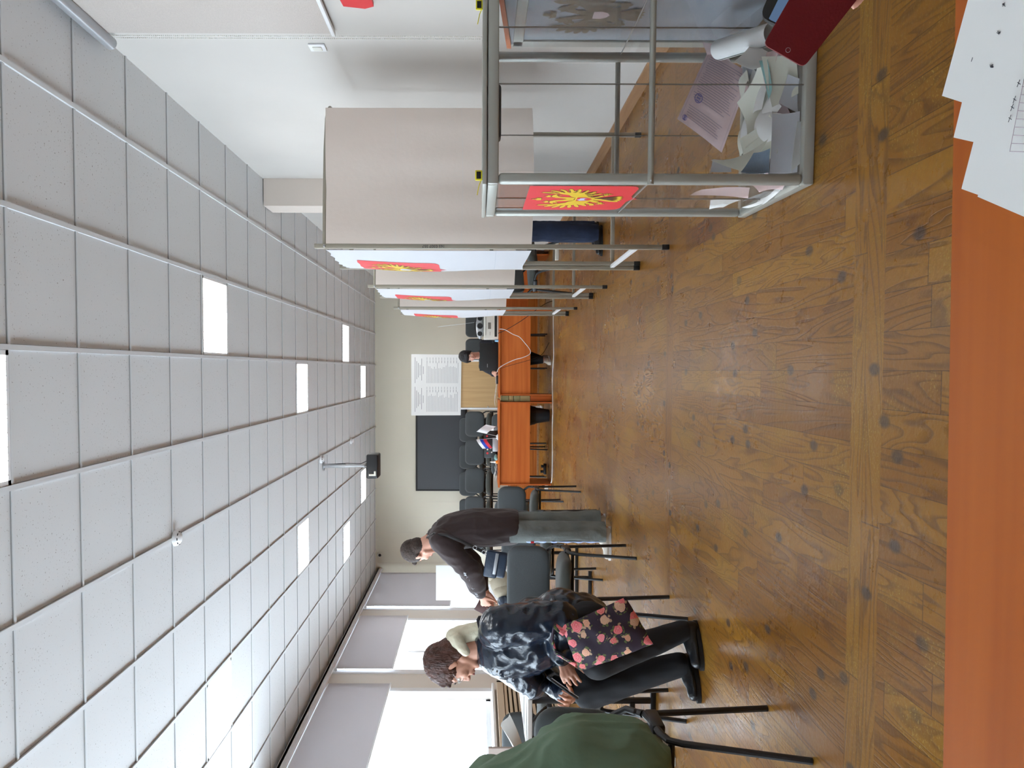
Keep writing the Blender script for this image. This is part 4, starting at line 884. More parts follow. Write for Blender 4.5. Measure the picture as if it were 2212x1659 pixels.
# ------------------------------------------------------------------ window-side tables
def wtable(x0, x1, y0, y1, label):
    t = thing('window_table', label, 'table', ((x0 + x1) / 2, (y0 + y1) / 2, 0))
    MB().box((x0, y0, .72), (x1, y1, .745), .003).build('tabletop', 'tabletopw', t, smooth=False)
    for yy in (y0 + .08, y1 - .12):
        for xx in (x0 + .08, x1 - .08): MB().box((xx - .015, yy, .03), (xx + .015, yy + .03, .72), .003).build('leg', 'blackmetal', t)
        MB().box((x0 + .02, yy, .0), (x1 - .02, yy + .03, .03), .003).box((x0 + .08, yy, .12), (x1 - .08, yy + .03, .15), .003).build('foot_bar', 'blackmetal', t)
    return t
wtable(-2.22, -1.83, 4.5, 5.65, 'light table beside the windows behind the seated woman')
wtable(-2.45, -1.80, 7.15, 8.35, 'light table beside the windows behind the man in brown')
for i in range(5):
    y = 4.6 + .2 * i; z = .746 + .004 * (i % 2)
    tag(MB().grid(lambda u, v: (-2.19 + .3 * u + .008 * i, y + .21 * v, z + .003 * math.sin(3 * u)), 4, 2, .002).build('loose_paper', 'paper'), 'white sheet lying on the light table near the seated woman', 'paper', 'sheets on the light table near the woman')
for i in range(4):
    y = 7.2 + .24 * i
    tag(MB().grid(lambda u, v: (-2.3 + .3 * u + .04 * (i % 3), y + .21 * v, .749 + .004 * i + .012 * math.sin(3 * u)), 4, 2, .002).build('loose_paper', 'paper'), 'white sheet lying on the light table behind the man', 'paper', 'sheets on the light table behind the man')
c = aY(1142, 1596, 4.9)
tag(MB().grid(lambda u, v: (c.x - .13 + .26 * u, 4.75 + .25 * v, .76 + .12 * (u ** 1.5) * (1 - .3 * v) + .02 * math.sin(6 * v)), 10, 6, .001).build('crumpled_paper', 'paper'), 'white curled paper standing up beside the dark chair at left', 'paper')
t = thing('glove', 'brown leather glove or pouch on the light table', 'glove', (c.x, 4.7, .75)); MB().ell((c.x + .03, 4.62, .79), (.05, .06, .04)).build('pouch', 'casered', t)
# beige jacket and dark bag on the far light table
jc = aY(1070, 1262, 7.3)
t = thing('jacket', 'beige jacket bundled on the light table behind the man', 'jacket', (jc.x, 7.4, .75))
g = MB()
for dx, dy, dz, a_, b_, c_ in ((0, 0, .08, .13, .12, .09), (.07, .02, .12, .08, .1, .1), (-.06, -.03, .07, .09, .1, .075), (.02, .05, .16, .06, .07, .07)): g.ell((jc.x + dx, 7.4 + dy, .75 + dz), (a_, b_, c_))
g.build('folded_cloth', 'beigej', t)
t = thing('handbag', 'small dark blue bag on the light table left of the beige jacket', 'bag', (jc.x - .16, 7.35, .75)); MB().ell((jc.x - .16, 7.33, .80), (.06, .10, .05)).build('bag_body', 'bluebag', t)
# beige upright panel at left edge
p = aY(1093, 1636, 4.2); pa, pb = aY(1055, 1616, 4.2), aY(1150, 1700, 4.2)
t = thing('partition_panel', 'plain beige upright panel at the left edge beside the light table', 'panel', (pa.x - .2, 4.2, 0))
MB().box((pa.x - .55, 4.2, .02), (pa.x, 4.22, pa.z), .003).build('panel', 'beigewood', t, smooth=False)
MB().box((pa.x - .55, 4.1, 0), (pa.x - .5, 4.32, .03), .003).box((pa.x - .05, 4.1, 0), (pa.x, 4.32, .03), .003).build('foot', 'alu', t, smooth=False)
# radiator screens below the windows
for i, (a, b) in enumerate(WIN[1:4]):
    t = thing('radiator_screen', ['cream slatted radiator screen below the middle window', 'cream slatted radiator screen below the nearest window in view', 'cream slatted radiator screen below the window left of the view'][i], 'radiator screen', (XL + .12, (a + b) / 2, 0))
    MB().box((XL, a, .72), (XL + .13, b, .80), .004).box((XL, a, .06), (XL + .13, b, .14), .004).box((XL, a, .06), (XL + .13, a + .06, .8), .004).box((XL, b - .06, .06), (XL + .13, b, .8), .004).build('frame', 'rad', t, smooth=False)
    g = MB()
    for k in range(11): g.box((XL + .10, a + .06, .16 + k * .052), (XL + .118, b - .06, .16 + k * .052 + .032), .003)
    g.build('slats', 'rad', t, smooth=False); MB().box((XL + .02, a + .06, .1), (XL + .03, b - .06, .75)).build('backing', 'raddark', t, smooth=False)

# ------------------------------------------------------------------ foreground table, papers
t = thing('desk', 'orange laminate table edge nearest to the camera, white papers on it', 'table', (0, .1, 0))
g = MB(); g.prism([(-.9, -.25, .722), (.9, -.25, .722), (.9, .497, .722), (-.9, .462, .722)], (0, 0, .028)); g.build('tabletop', 'table', t, smooth=False)
for x in (-.86, .84): MB().box((x, -.2, 0), (x + .02, .42, .722)).build('side_panel', 'deskend', t, smooth=False)
MB().box((-.84, .36, .35), (.84, .378, .722)).build('front_panel', 'desk', t, smooth=False)
def tsheet(pts, z, label, lines=None, grp=None, nm='paper_sheet'):
    q = [aZ(a, b, z) for a, b in pts]; A, B, D = q[0], q[1], q[2]      # A->B one edge, A->D other direction
    e1 = (B - A).normalized(); e2 = Vector((-e1.y, e1.x, 0)); e2 = e2 if e2.dot(D - A) > 0 else -e2
    c = [A, A + e1 * .297, A + e1 * .297 + e2 * .21, A + e2 * .21]
    if B is not None and (B - A).length < .15: c = [A, A + e1 * .21, A + e1 * .21 + e2 * .297, A + e2 * .297]
    o = tag(MB().prism(c, (0, 0, .0006)).build(nm, 'paper', smooth=False), label, 'paper', grp); return o, c, e1, e2
# three offset sheets; A is the visible corner
o1, c1, e1, e2 = tsheet([(2037, 207), (2093, 0), (2075, 222)], .7575, 'top white sheet of the pile with ink ticks and small stamps')
top = o1
tsheet([(2062, 297), (2090, 180), (2105, 310)], .7555, 'white sheet in the middle of the fanned pile, its corner sticking out')
tsheet([(2079, 408), (2112, 280), (2116, 424)], .7535, 'lower white sheet of the fanned pile with a faint grid')
tsheet([(2114, 425), (2150, 300), (2212, 455)], .7515, 'lowest white sheet of the pile at the bottom table corner')
g = MB()
def mark(x, y, s_, z=.7583):
    for k in range(6):
        a = aZ(x + rnd.uniform(-s_, s_), y + rnd.uniform(-s_, s_), z); b = aZ(x + rnd.uniform(-s_, s_), y + rnd.uniform(-s_, s_), z); g.tube([a, b], .00016, 4)
mark(2157, 70, 5); mark(2142, 142, 4); mark(2169, 10, 4)
for x, y in ((2200, 180), (2191, 215), (2186, 232), (2181, 256)): g.tube([aZ(x - 3, y + 8, .7588), aZ(x + 3, y - 8, .7588)], .00018, 4).tube([aZ(x - 2, y - 2, .7588), aZ(x + 4, y + 2, .7588)], .00018, 4)
g.tube([aZ(2098, 133, .7588), aZ(2101, 124, .7588)], .00018, 4)
mk = g.build('ink_marks', 'inkd', top); g = MB()
for k in range(9): g.tube([aZ(2182 + (8 - k) * 3.2, 327 - (8 - k) * 17.5, .7588), aZ(2240, 329 - (8 - k) * 17.5, .7588)], .00018, 4)
g.tube([aZ(2181, 328, .7588), aZ(2212, 170, .7588)], .00018, 4)
g.build('printed_grid', 'inkl', top)

# ------------------------------------------------------------------ phone in red case with the hand that holds it
PYD = 1.32
t = thing('phone', 'black phone in an open dark red flip case, held over the ballot box', 'phone', aY(1760, 20, PYD))
q = pxs([(1648, 97), (1735, 146), (1905, -70), (1790, -150)], (PYD, PYD, PYD - .03, PYD - .03))
def slab(q, th, name, m_, par, rad=.012):
    n = (q[1] - q[0]).cross(q[3] - q[0]).normalized()
    if n.y > 0: n = -n
    ex = (q[1] - q[0]).normalized(); P_ = []
    for i in range(4):
        p, a, b = q[i], (q[(i - 1) % 4] - q[i]).normalized(), (q[(i + 1) % 4] - q[i]).normalized()
        for k in range(5):
            s_ = k / 4; P_.append(p + a * rad * (1 - s_) ** 2 + b * rad * s_ ** 2)
    return MB().prism(P_, n * th).build(name, m_, par, angle=.9), n
co, n_ = slab(q, .004, 'flip_cover', 'casered', t, .009)
c = aY(1700, 110, PYD) + n_ * .005; MB().lathe([(.0045, -.001), (.005, 0), (.0035, .001), (.003, -.001)], c, 20, n_).build('lens_hole', 'silver', t)
q2 = pxs([(1641, 42), (1718, 78), (1850, -160), (1740, -190)], (PYD + .035, PYD + .012, PYD - .01, PYD + .03))
slab(q2, .009, 'phone_body', 'black', t, .016)
q3 = pxs([(1655, 40), (1722, 68), (1845, -150), (1750, -175)], (PYD + .024, PYD + .001, PYD - .021, PYD + .019))
slab(q3, .0012, 'phone_display', 'phonescreen', t, .01)

# ------------------------------------------------------------------ people: closed primitives fused by a voxel remesh into one surface
class Blob:
    def __init__(s): s.bm = bmesh.new()
    def cap(s, p0, p1, r0, r1, flat=1, side=None, n=14):
        """tapered capsule; flat scales the axis perpendicular to side"""
        p0, p1 = Vector(p0), Vector(p1); t = (p1 - p0); L_ = t.length; t = t.normalized() if L_ > 1e-6 else Vector((0, 0, 1))
        a = Vector(side) if side is not None else (Vector((0, 0, 1)) if abs(t.z) < .9 else Vector((1, 0, 0))); a = (a - t * a.dot(t)).normalized(); b = t.cross(a); rings = []
        for k in range(5): th = PI / 2 * k / 5; rings.append((p0 - t * r0 * math.cos(th), max(r0 * math.sin(th), 1e-4)))
        rings += [(p0, r0), (p0.lerp(p1, .5), (r0 + r1) / 2), (p1, r1)]
        for k in range(1, 6): th = PI / 2 * k / 5; rings.append((p1 + t * r1 * math.sin(th), max(r1 * math.cos(th), 1e-4)))
        V = [[s.bm.verts.new(c + (a * math.cos(2 * PI * j / n) + b * math.sin(2 * PI * j / n) * flat) * r_) for j in range(n)] for c, r_ in rings]
        for i in range(len(V) - 1):
            for j in range(n): s.bm.faces.new((V[i][j], V[i][(j + 1) % n], V[i + 1][(j + 1) % n], V[i + 1][j]))
        s.bm.faces.new(V[0][::-1]); s.bm.faces.new(V[-1]); return s
    def ell(s, c, r, mx=None):
        g = bmesh.ops.create_uvsphere(s.bm, u_segments=18, v_segments=12, radius=1)
        for q in g['verts']:
            q.co = Vector((q.co.x * r[0], q.co.y * r[1], q.co.z * r[2]))
            if mx is not None: q.co = mx @ q.co
            q.co += Vector(c)
        return s
    def chain(s, pts, rs, flat=1, side=None):
        for i in range(len(pts) - 1): s.cap(pts[i], pts[i + 1], rs[i], rs[i + 1], flat, side)
        return s
    def build(s, name, m_, parent, voxel=.008, smooth=4, wrinkle=0, wfreq=14, cut=None, seed=0, stretch=(1, 1, .45)):
        me = bpy.data.meshes.new(name); bmesh.ops.recalc_face_normals(s.bm, faces=s.bm.faces); s.bm.to_mesh(me); s.bm.free()
        o = bpy.data.objects.new(name + '_src', me); COL.objects.link(o)
        md = o.modifiers.new('r', 'REMESH'); md.mode = 'VOXEL'; md.voxel_size = voxel
        if smooth: m2 = o.modifiers.new('s', 'SMOOTH'); m2.factor = .5; m2.iterations = smooth
        dg = bpy.context.evaluated_depsgraph_get(); nm = bpy.data.meshes.new_from_object(o.evaluated_get(dg)); bpy.data.objects.remove(o); bpy.data.meshes.remove(me)
        if wrinkle:
            ns = [v.normal.copy() for v in nm.vertices]; sv = Vector((seed, seed * .7, 0))
            for v, n in zip(nm.vertices, ns):
                p = Vector((v.co.x * stretch[0], v.co.y * stretch[1], v.co.z * stretch[2])) * wfreq + sv
                k = noise.noise(p) ; k2 = 1 - abs(noise.noise(p * 1.7 + Vector((5, 3, 1)))) * 2.2
                v.co += n * wrinkle * (k * .7 + k2 * .6 - .3)
        if cut:
            b = bmesh.new(); b.from_mesh(nm)
            for co, no in cut: bmesh.ops.bisect_plane(b, geom=b.verts[:] + b.edges[:] + b.faces[:], plane_co=co, plane_no=no, clear_outer=True)
            b.to_mesh(nm); b.free()
        nm.name = name; nm.materials.clear(); nm.materials.append(M[m_]); nm.shade_smooth()
        q = bpy.data.objects.new(name, nm); COL.objects.link(q)
        if parent is not None: q.parent = parent; q.matrix_parent_inverse = parent_inv(parent)
        return q
def frame(fwd, up):
    f = Vector(fwd).normalized(); l = Vector(up).cross(f).normalized(); u = f.cross(l); return Matrix((f, l, u)).transposed()   # columns: forward, left, up
def head(B, c, fwd, up, s=1.0):
    """skull, face and ears in the head frame; c is the centre between the ears"""
    Q = frame(fwd, up); c = Vector(c)
    def P(a, b, d): return c + Q @ (Vector((a, b, d)) * s)
    B.ell(P(-.012, 0, .035), (.098 * s, .076 * s, .092 * s), Q); B.ell(P(.03, 0, -.02), (.062 * s, .060 * s, .085 * s), Q)
    B.cap(P(.045, 0, -.085), P(.068, 0, -.098), .028 * s, .019 * s); B.cap(P(-.01, .045, -.06), P(.055, .014, -.095), .022 * s, .018 * s); B.cap(P(-.01, -.045, -.06), P(.055, -.014, -.095), .022 * s, .018 * s)
    B.cap(P(.083, 0, .012), P(.104, 0, -.026), .009 * s, .0125 * s); B.ell(P(.098, 0, -.032), (.014 * s, .017 * s, .009 * s), Q)              # nose
    for l in (-1, 1):
        B.cap(P(.078, l * .012, .028), P(.066, l * .045, .026), .0095 * s, .009 * s)                                                      # brow
        B.ell(P(.062, l * .038, -.03), (.024 * s, .024 * s, .024 * s), Q)                                                                 # cheek
        B.ell(P(-.008, l * .078, -.004), (.018 * s, .009 * s, .032 * s), Q); B.ell(P(-.002, l * .073, -.022), (.012 * s, .008 * s, .014 * s), Q)   # ear
    B.cap(P(.088, -.016, -.056), P(.088, .016, -.056), .008 * s, .008 * s); B.cap(P(.086, -.014, -.068), P(.086, .014, -.068), .0085 * s, .0085 * s)
    return P, Q
def face_parts(P, Q, s, par, glasses=False):
    for l in (-1, 1):
        e = MB().ell(P(.070, l * .031, .006), (.0125 * s,) * 3).build('eye', 'offwhite', par); MB().ell(P(.0795, l * .031, .004), (.004 * s, .005 * s, .005 * s), Q).build('iris', 'black', e)
    for z_, w_ in ((-.0565, .02), (-.0675, .017)): pass
    MB().tube([P(.093, -.021, -.0605), P(.0985, -.01, -.0615), P(.0995, 0, -.0622), P(.0985, .01, -.0615), P(.093, .021, -.0605)], [.002 * s, .0042 * s, .005 * s, .0042 * s, .002 * s], 8).build('mouth', 'lips', par)
    for l in (-1, 1): MB().tube([P(.088, l * .014, .034), P(.087, l * .03, .039), P(.076, l * .05, .033)], [.0025 * s, .003 * s, .0015 * s], 6).build('eyebrow', 'hairbrown', par)
def hand(B, w_, fwd, nrm, curl=.5, s=1.0, spread=.09, thumb=1, tc=.4):
    """wrist at w_; fwd along the palm; nrm out of the palm; thumb=+1 to the left of fwd x nrm"""
    f = Vector(fwd).normalized(); n = Vector(nrm); n = (n - f * n.dot(f)).normalized(); l = n.cross(f) * thumb; w_ = Vector(w_)
    for k in (-1, 0, 1): B.cap(w_ + f * .012 * s + l * k * .012 * s, w_ + f * .078 * s + l * k * .022 * s, .014 * s, .012 * s)
    out = []
    for k, (off, ln, c_) in enumerate(((.032, .072, 1), (.011, .08, 1.05), (-.011, .074, 1.1), (-.031, .058, 1.2))):
        p = w_ + f * (.088 - .005 * abs(k - 1)) * s + l * off * s; d = (f + l * spread * (1.5 - k) * .6).normalized(); ang = 0; P_ = [p - d * .012 * s, p]
        for j, q in enumerate((.45, .32, .23)):
            ang += curl * c_ * (.75, 1, .75)[j]; dd = d * math.cos(ang) + n * math.sin(ang); p = p + dd * ln * q * s; P_.append(p)
        B.chain(P_, [.0092 * s, .0088 * s, .0082 * s, .0074 * s, .0062 * s]); out.append(P_[-1])
    p = w_ + f * .022 * s + l * .026 * s; d = (f * .75 + l * .75 + n * .25).normalized(); P_ = [w_ + f * .018 * s + l * .008 * s, p]
    for j, q in enumerate((.042, .032, .026)):
        d = (d + n * tc * .5 + f * .35).normalized(); p = p + d * q * s; P_.append(p)
    B.chain(P_, [.013 * s, .0125 * s, .0105 * s, .0095 * s, .0078 * s]); out.append(P_[-1]); return out
def shoe(name, m_, par, heel, toe, w_=.045, hgt=.07, sole='upvc'):
    heel, toe = Vector(heel), Vector(toe); d = (toe - heel).normalized(); L_ = (toe - heel).length; B = Blob(); z = Vector((0, 0, 1)); sd = d.cross(z)
    B.cap(heel + d * .04 + z * .035, toe - d * .04 + z * .028, .036, .03, 1, z); B.cap(heel + d * L_ * .55 + z * .03, toe - d * .045 + z * .03, w_ * .82, w_ * .72, .7, sd); B.cap(heel + d * .04 + z * .03, heel + d * .045 + z * (hgt + .01), .036, .036)
    B.cap(heel + d * .06 + z * .06, heel + d * L_ * .6 + z * .045, .033, .026)
    o = B.build(name, m_, par, .006, 3, cut=[((0, 0, .006), (0, 0, -1))] if False else None)
    P_ = []
    for k in range(20):
        a = 2 * PI * k / 20; P_.append(heel.lerp(toe, .5) + d * math.cos(a) * L_ * .5 + sd * math.sin(a) * w_ * (.8 + .12 * math.cos(a)))
    MB().prism([Vector((p.x, p.y, .001)) for p in P_], (0, 0, .018)).build('sole', sole, o)
    return o

# --- man in brown, standing, facing the windows, looking down
HX = Vector
t = thing('person', 'person in a dark brown sweatshirt and grey jeans standing with a shoulder bag', 'person', (-1.27, 6.28, 0)); man = t
Y0 = 6.33
hipL, hipR = HX((-1.245, Y0 - .10, .90)), HX((-1.235, Y0 + .10, .90)); knL, knR = HX((-1.255, Y0 - .11, .49)), HX((-1.225, Y0 + .12, .49)); anL, anR = HX((-1.255, Y0 - .11, .09)), HX((-1.20, Y0 + .16, .09))
pel, che, nek = HX((-1.235, Y0, .93)), HX((-1.25, Y0, 1.20)), HX((-1.345, Y0 - .0, 1.395))
shL, shR = HX((-1.315, Y0 - .185, 1.315)), HX((-1.315, Y0 + .185, 1.315)); elL, elR = HX((-1.53, Y0 - .20, 1.09)), HX((-1.56, Y0 + .17, 1.09)); wrL, wrR = HX((-1.765, Y0 - .10, 1.0)), HX((-1.775, Y0 + .06, .965))
hc = HX((-1.425, Y0 - .0, 1.50)); fwd = Vector((-.66, .56, -.50)); up = Vector((-.42, .28, .86))
B = Blob(); P, Q = head(B, hc, fwd, up, 1.0)
B.cap(P(-.035, 0, -.04), nek + HX((.02, 0, -.03)), .055, .062); B.cap(nek + HX((.015, -.11, -.09)), nek + HX((.015, .11, -.09)), .045, .045); B.cap(che, pel, .125, .12, 1.25, (1, 0, 0)); B.cap(nek + HX((.03, 0, -.12)), che, .08, .12, 1.3, (1, 0, 0))
for a, b_, c_, h_, k_, n_2 in ((shL, elL, wrL, hipL, knL, anL), (shR, elR, wrR, hipR, knR, anR)):
    B.chain([a, b_, c_], [.05, .04, .027]); B.chain([h_, k_, n_2], [.08, .052, .038]); B.cap(n_2 + HX((.02, 0, -.05)), n_2 + HX((-.15, 0, -.06)), .028, .024)
hand(B, wrL, (-.85, .35, -.35), (.1, 1, -.2), .65, 1, .06, -1); hand(B, wrR, (-.9, -.2, -.25), (.0, -1, .2), .6, 1, .06, 1)
body = B.build('body', 'skin', t, .0065, 3); face_parts(P, Q, 1, body)
B = Blob()                                  # short hair
B.ell(P(-.02, 0, .046), (.104, .087, .093), Q); B.ell(P(-.058, 0, -.012), (.055, .068, .072), Q); B.cap(P(.05, -.03, .10), P(.072, .04, .085), .026, .02); B.cap(P(.02, .06, .045), P(-.02, .07, .0), .018, .014); B.cap(P(.02, -.06, .045), P(-.02, -.07, .0), .018, .014); B.cap(P(.06, .0, .095), P(.085, .01, .078), .02, .012)
B.build('hair', 'hairbrown', t, .005, 2, .003, 60, stretch=(1, 1, 1))
B = Blob()                                  # sweatshirt
B.cap(HX((-1.235, Y0, .78)), HX((-1.245, Y0, 1.05)), .142, .152, 1.5, (1, 0, 0)); B.cap(HX((-1.245, Y0, 1.05)), HX((-1.275, Y0, 1.24)), .15, .142, 1.5, (1, 0, 0)); B.cap(HX((-1.275, Y0, 1.24)), nek + HX((.03, 0, -.045)), .142, .085, 1.35, (1, 0, 0))
B.cap(HX((-1.30, Y0 - .15, 1.325)), HX((-1.30, Y0 + .15, 1.325)), .085, .085)
for a, b_, c_ in ((shL, elL, wrL), (shR, elR, wrR)): B.chain([a, b_, b_.lerp(c_, .6), c_ + (b_ - c_).normalized() * .035], [.092, .088, .072, .047])
sw = B.build('sweatshirt', 'sweater', t, .009, 6, .011, 9, cut=[((0, 0, .715), (0, 0, -1))], seed=2)
MB().lathe([(.062, -.012), (.066, 0), (.062, .012), (.055, .0)], nek + HX((-.005, 0, .01)), 26, Vector((-.45, 0, .9))).build('collar', 'sweater', sw)
g = MB()                                    # pale print along the sleeve
for i in range(9):
    p = elL.lerp(wrL, -.15 + i * .115); d = (wrL - elL).normalized(); nn = Vector((-.45, -.8, .25)).normalized(); p = p + nn * (.094 - .0045 * i)
    sd = d.cross(nn).normalized(); P_ = []
    for k in range(7): P_.append(p + d * (.03 * (k / 6 - .5)) + sd * .012 * math.sin(k * 2.4 + i))
    g.tube(P_, .0032, 5)
g.build('sleeve_print', 'papergrey', sw)
B = Blob()                                  # jeans
for h_, k_, n_2 in ((hipL, knL, anL), (hipR, knR, anR)): B.chain([h_, k_, n_2 + HX((0, 0, -.10))], [.098, .088, .078])
B.cap(hipL, hipR, .09, .09)
jn = B.build('jeans', 'jeans', t, .009, 5, .010, 8, cut=[((0, 0, .045), (0, 0, -1)), ((0, 0, .79), (0, 0, 1))], seed=5)
g = MB()
g.grid(lambda u, v: (anL.x - .062 - .012 * v + .004 * math.sin(40 * u) * v, anL.y - .062 + .02 * v + .003 * math.sin(57 * u), .70 - .60 * u), 60, 2, .002)      # frayed pale seam down the near leg
g.build('frayed_seam', 'denimlight', jn); MB().box((-1.33, anL.y - .075, .60), (-1.315, anL.y - .068, .625), .001).build('red_tab', 'red', jn)
shoe('shoe', 'shoe', t, (-1.21, Y0 - .11, 0), (-1.475, Y0 - .13, 0)); shoe('shoe', 'shoe', t, (-1.16, Y0 + .16, 0), (-1.42, Y0 + .14, 0))
# passport
pt = thing('passport', 'dark red-brown booklet in the hands of the standing man', 'passport', (-1.88, Y0, 1.0)); MB().box((-.045, -.004, -.062), (.045, .004, .062), .002, mx=Matrix.Translation((-1.885, Y0 - .01, .985)) @ Matrix.Rotation(.5, 4, 'Y')).build('cover', 'passport', pt)
# shoulder bag
bc = aY(1070, 1218, 6.0)
t = thing('shoulder_bag', 'blue-grey flap shoulder bag hanging from the standing man', 'bag', bc)
mxb = Matrix.Translation(bc) @ Matrix.Rotation(.16, 4, 'Y')
MB().box((-.095, -.035, -.085), (.095, .035, .075), .02, 3, mx=mxb).build('bag_body', 'bluebag', t); MB().box((-.10, -.043, -.02), (.10, -.028, .08), .012, 3, mx=mxb).build('flap', 'bluebag', t)
MB().box((-.07, -.046, -.012), (.09, -.04, .012), .003, mx=mxb).build('metal_strip', 'silver', t)
MB().tube([bc + HX((.085, -.02, .08)), aY(1045, 1193, 5.99), aY(1026, 1183, 6.0), aY(997, 1169, 6.02), aY(962, 1155, 6.06), aY(938, 1152, 6.12), aY(925, 1158, 6.24), aY(922, 1166, 6.36)], .0085, 8, flat=1.8).build('strap', 'blackplastic', t)
for p in (aY(1045, 1193, 5.975), aY(1026, 1183, 5.985), aY(1052, 1197, 5.97)): MB().tube([p + HX((.014 * math.cos(a * PI / 5), 0, .014 * math.sin(a * PI / 5))) for a in range(11)], .0028, 6).build('ring', 'silver', t)

# --- woman in black leather, seated, looking at a phone
t = thing('person', 'person in a glossy black leather jacket sitting and looking at a phone', 'person', (-1.4, 3.95, 0)); wom = t
def W(x, y, Y): return aY(x, y, Y)
Yw = 3.84
hc = W(978, 1432, Yw); fwd = Vector((-.80, -.10, -.50)); up = Vector((-.50, -.0, .86)); nek = W(1043, 1398, Yw + .0)
shN, shF = W(1082, 1352, Yw - .17), W(1075, 1412, Yw + .17); elN = W(1212, 1338, Yw - .20); wrN = W(1213, 1422, Yw - .22)
elF = W(1175, 1455, Yw + .14); wrF = W(1232, 1508, Yw - .10)
pel = W(1250, 1352, Yw + .02); che = W(1130, 1378, Yw)
hiN, hiF = W(1268, 1352, Yw - .09), W(1262, 1366, Yw + .10); knN, knF = W(1290, 1430, Yw - .27), W(1270, 1496, Yw - .02); anN, anF = W(1440, 1388, Yw - .05), W(1455, 1478, Yw + .02)
anN = HX((aZ(1490, 1392, .09).x, 3.70, .12)); anF = HX((aZ(1490, 1474, .09).x - .0, 3.74, .12))
B = Blob(); P, Q = head(B, hc, fwd, up, .98)
B.cap(P(-.03, 0, -.04), nek + HX((.01, 0, -.03)), .048, .056); B.cap(nek + HX((0, -.10, -.08)), nek + HX((0, .10, -.08)), .055, .055); B.cap(nek + HX((0, 0, -.1)), che, .1, .12, 1.2, (1, 0, 0)); B.cap(che, pel, .12, .13, 1.2, (1, 0, 0))
B.chain([shN, elN, wrN], [.046, .038, .026]); B.chain([shF, elF, wrF], [.046, .038, .026])
B.chain([hiN, knN, anN], [.085, .055, .038]); B.chain([hiF, knF, anF], [.085, .055, .038])
tips = hand(B, wrN, (-.72, -.12, -.30), (-.25, .9, -.25), .42, .98, .10, -1, .5)
hand(B, wrF, (.2, -.8, .15), (.3, .3, .8), .5, .95, .08, 1)
body = B.build('body', 'skin2', t, .005, 3); face_parts(P, Q, .98, body)
B = Blob()                                  # bobbed auburn hair
B.ell(P(-.024, 0, .044), (.107, .088, .093), Q); B.ell(P(-.062, 0, -.02), (.062, .073, .08), Q); B.cap(P(-.03, .066, .02), P(-.035, .062, -.06), .030, .02); B.cap(P(-.03, -.066, .02), P(-.035, -.062, -.06), .030, .02)
B.cap(P(.03, -.04, .088), P(.052, .03, .088), .026, .022); B.cap(P(.066, -.04, .07), P(.076, .03, .066), .014, .012); B.cap(P(-.08, .03, -.05), P(-.085, .0, -.11), .032, .015)
B.cap(P(.02, .074, .03), P(.02, .076, -.0), .014, .008); B.cap(P(.02, -.074, .03), P(.02, -.076, -.0), .014, .008)
B.build('hair', 'haired', t, .005, 2, .005, 45, stretch=(1, 1, 1))
gl = MB()                                   # glasses
for l in (-1, 1):
    gl.tube([P(.088, l * .032 + .021 * math.cos(a * PI / 8), .004 + .016 * math.sin(a * PI / 8)) for a in range(17)], .0012, 6); gl.tube([P(.086, l * .054, .01), P(.03, l * .073, .012), P(-.01, l * .08, .01)], .0013, 6)
gl.tube([P(.089, -.011, .006), P(.094, 0, .01), P(.089, .011, .006)], .0012, 6); gl.build('glasses', 'silver', t)
B = Blob()                                  # leather jacket
B.cap(W(1225, 1352, Yw), W(1150, 1372, Yw), .155, .168, 1.15, (1, 0, 0)); B.cap(W(1150, 1376, Yw), W(1090, 1395, Yw), .168, .15, 1.25, (1, 0, 0)); B.cap(W(1090, 1388, Yw), nek + HX((0, 0, -.07)), .145, .09, 1.3, (1, 0, 0))
B.cap(shN.lerp(nek, .2), shF.lerp(nek, .2), .085, .08); B.chain([shN, elN, elN.lerp(wrN, .55), wrN + (elN - wrN).normalized() * .02], [.098, .085, .072, .055]); B.chain([shF, elF, wrF + (elF - wrF).normalized() * .07], [.088, .068, .050])
B.cap(W(1215, 1345, Yw + .02), W(1255, 1352, Yw + .02), .165, .16, 1.15, (1, 0, 0)); B.cap(W(1085, 1430, Yw + .0), W(1150, 1475, Yw - .0), .075, .07, 1.4, (1, 0, 0))
jk = B.build('leather_jacket', 'leather', t, .008, 5, .011, 10, seed=3, stretch=(.9, .9, 1.1))
MB().tube([nek + HX((.13 * math.cos(a) * 1.0 - .01, .11 * math.sin(a), -.045 + .05 * math.cos(a))) for a in [k * PI / 7 - 2.3 for k in range(12)]], [.012, .024, .03, .032, .034, .036, .036, .034, .03, .028, .022, .012], 10, flat=.6).build('collar', 'navy', jk)
g = MB(); 
for k in range(9): g.ell(W(1037 + 9 * k, 1436 + 4 * k, Yw - .16), (.004, .004, .004), u=8, v=6)
g.build('press_stud', 'silver', jk)
B = Blob()                                  # cream hood
B.chain([P(-.03, .09, -.10), P(-.09, .05, -.085), P(-.105, 0, -.075), P(-.09, -.05, -.085), P(-.03, -.088, -.115), P(.025, -.055, -.148)], [.022, .036, .044, .036, .024, .012]); B.cap(P(-.10, 0, -.10), nek + HX((.09, 0, -.03)), .045, .05)
B.build('hood', 'cream', t, .006, 4, .005, 20)
B = Blob(); B.chain([hiN, knN, anN + HX((.0, 0, -.04))], [.105, .078, .052]); B.chain([hiF, knF, anF + HX((.0, 0, -.04))], [.105, .082, .056]); B.cap(hiN, hiF, .12, .12)
B.build('trousers', 'blacktrouser', t, .009, 5, .007, 10, cut=[((0, 0, .055), (0, 0, -1))])
for a in (anN, anF):
    s_ = shoe('shoe', 'shoeblack', t, (a.x + .04, a.y + .05, 0), (a.x - .15, a.y - .09, 0), .046, .10, 'black')
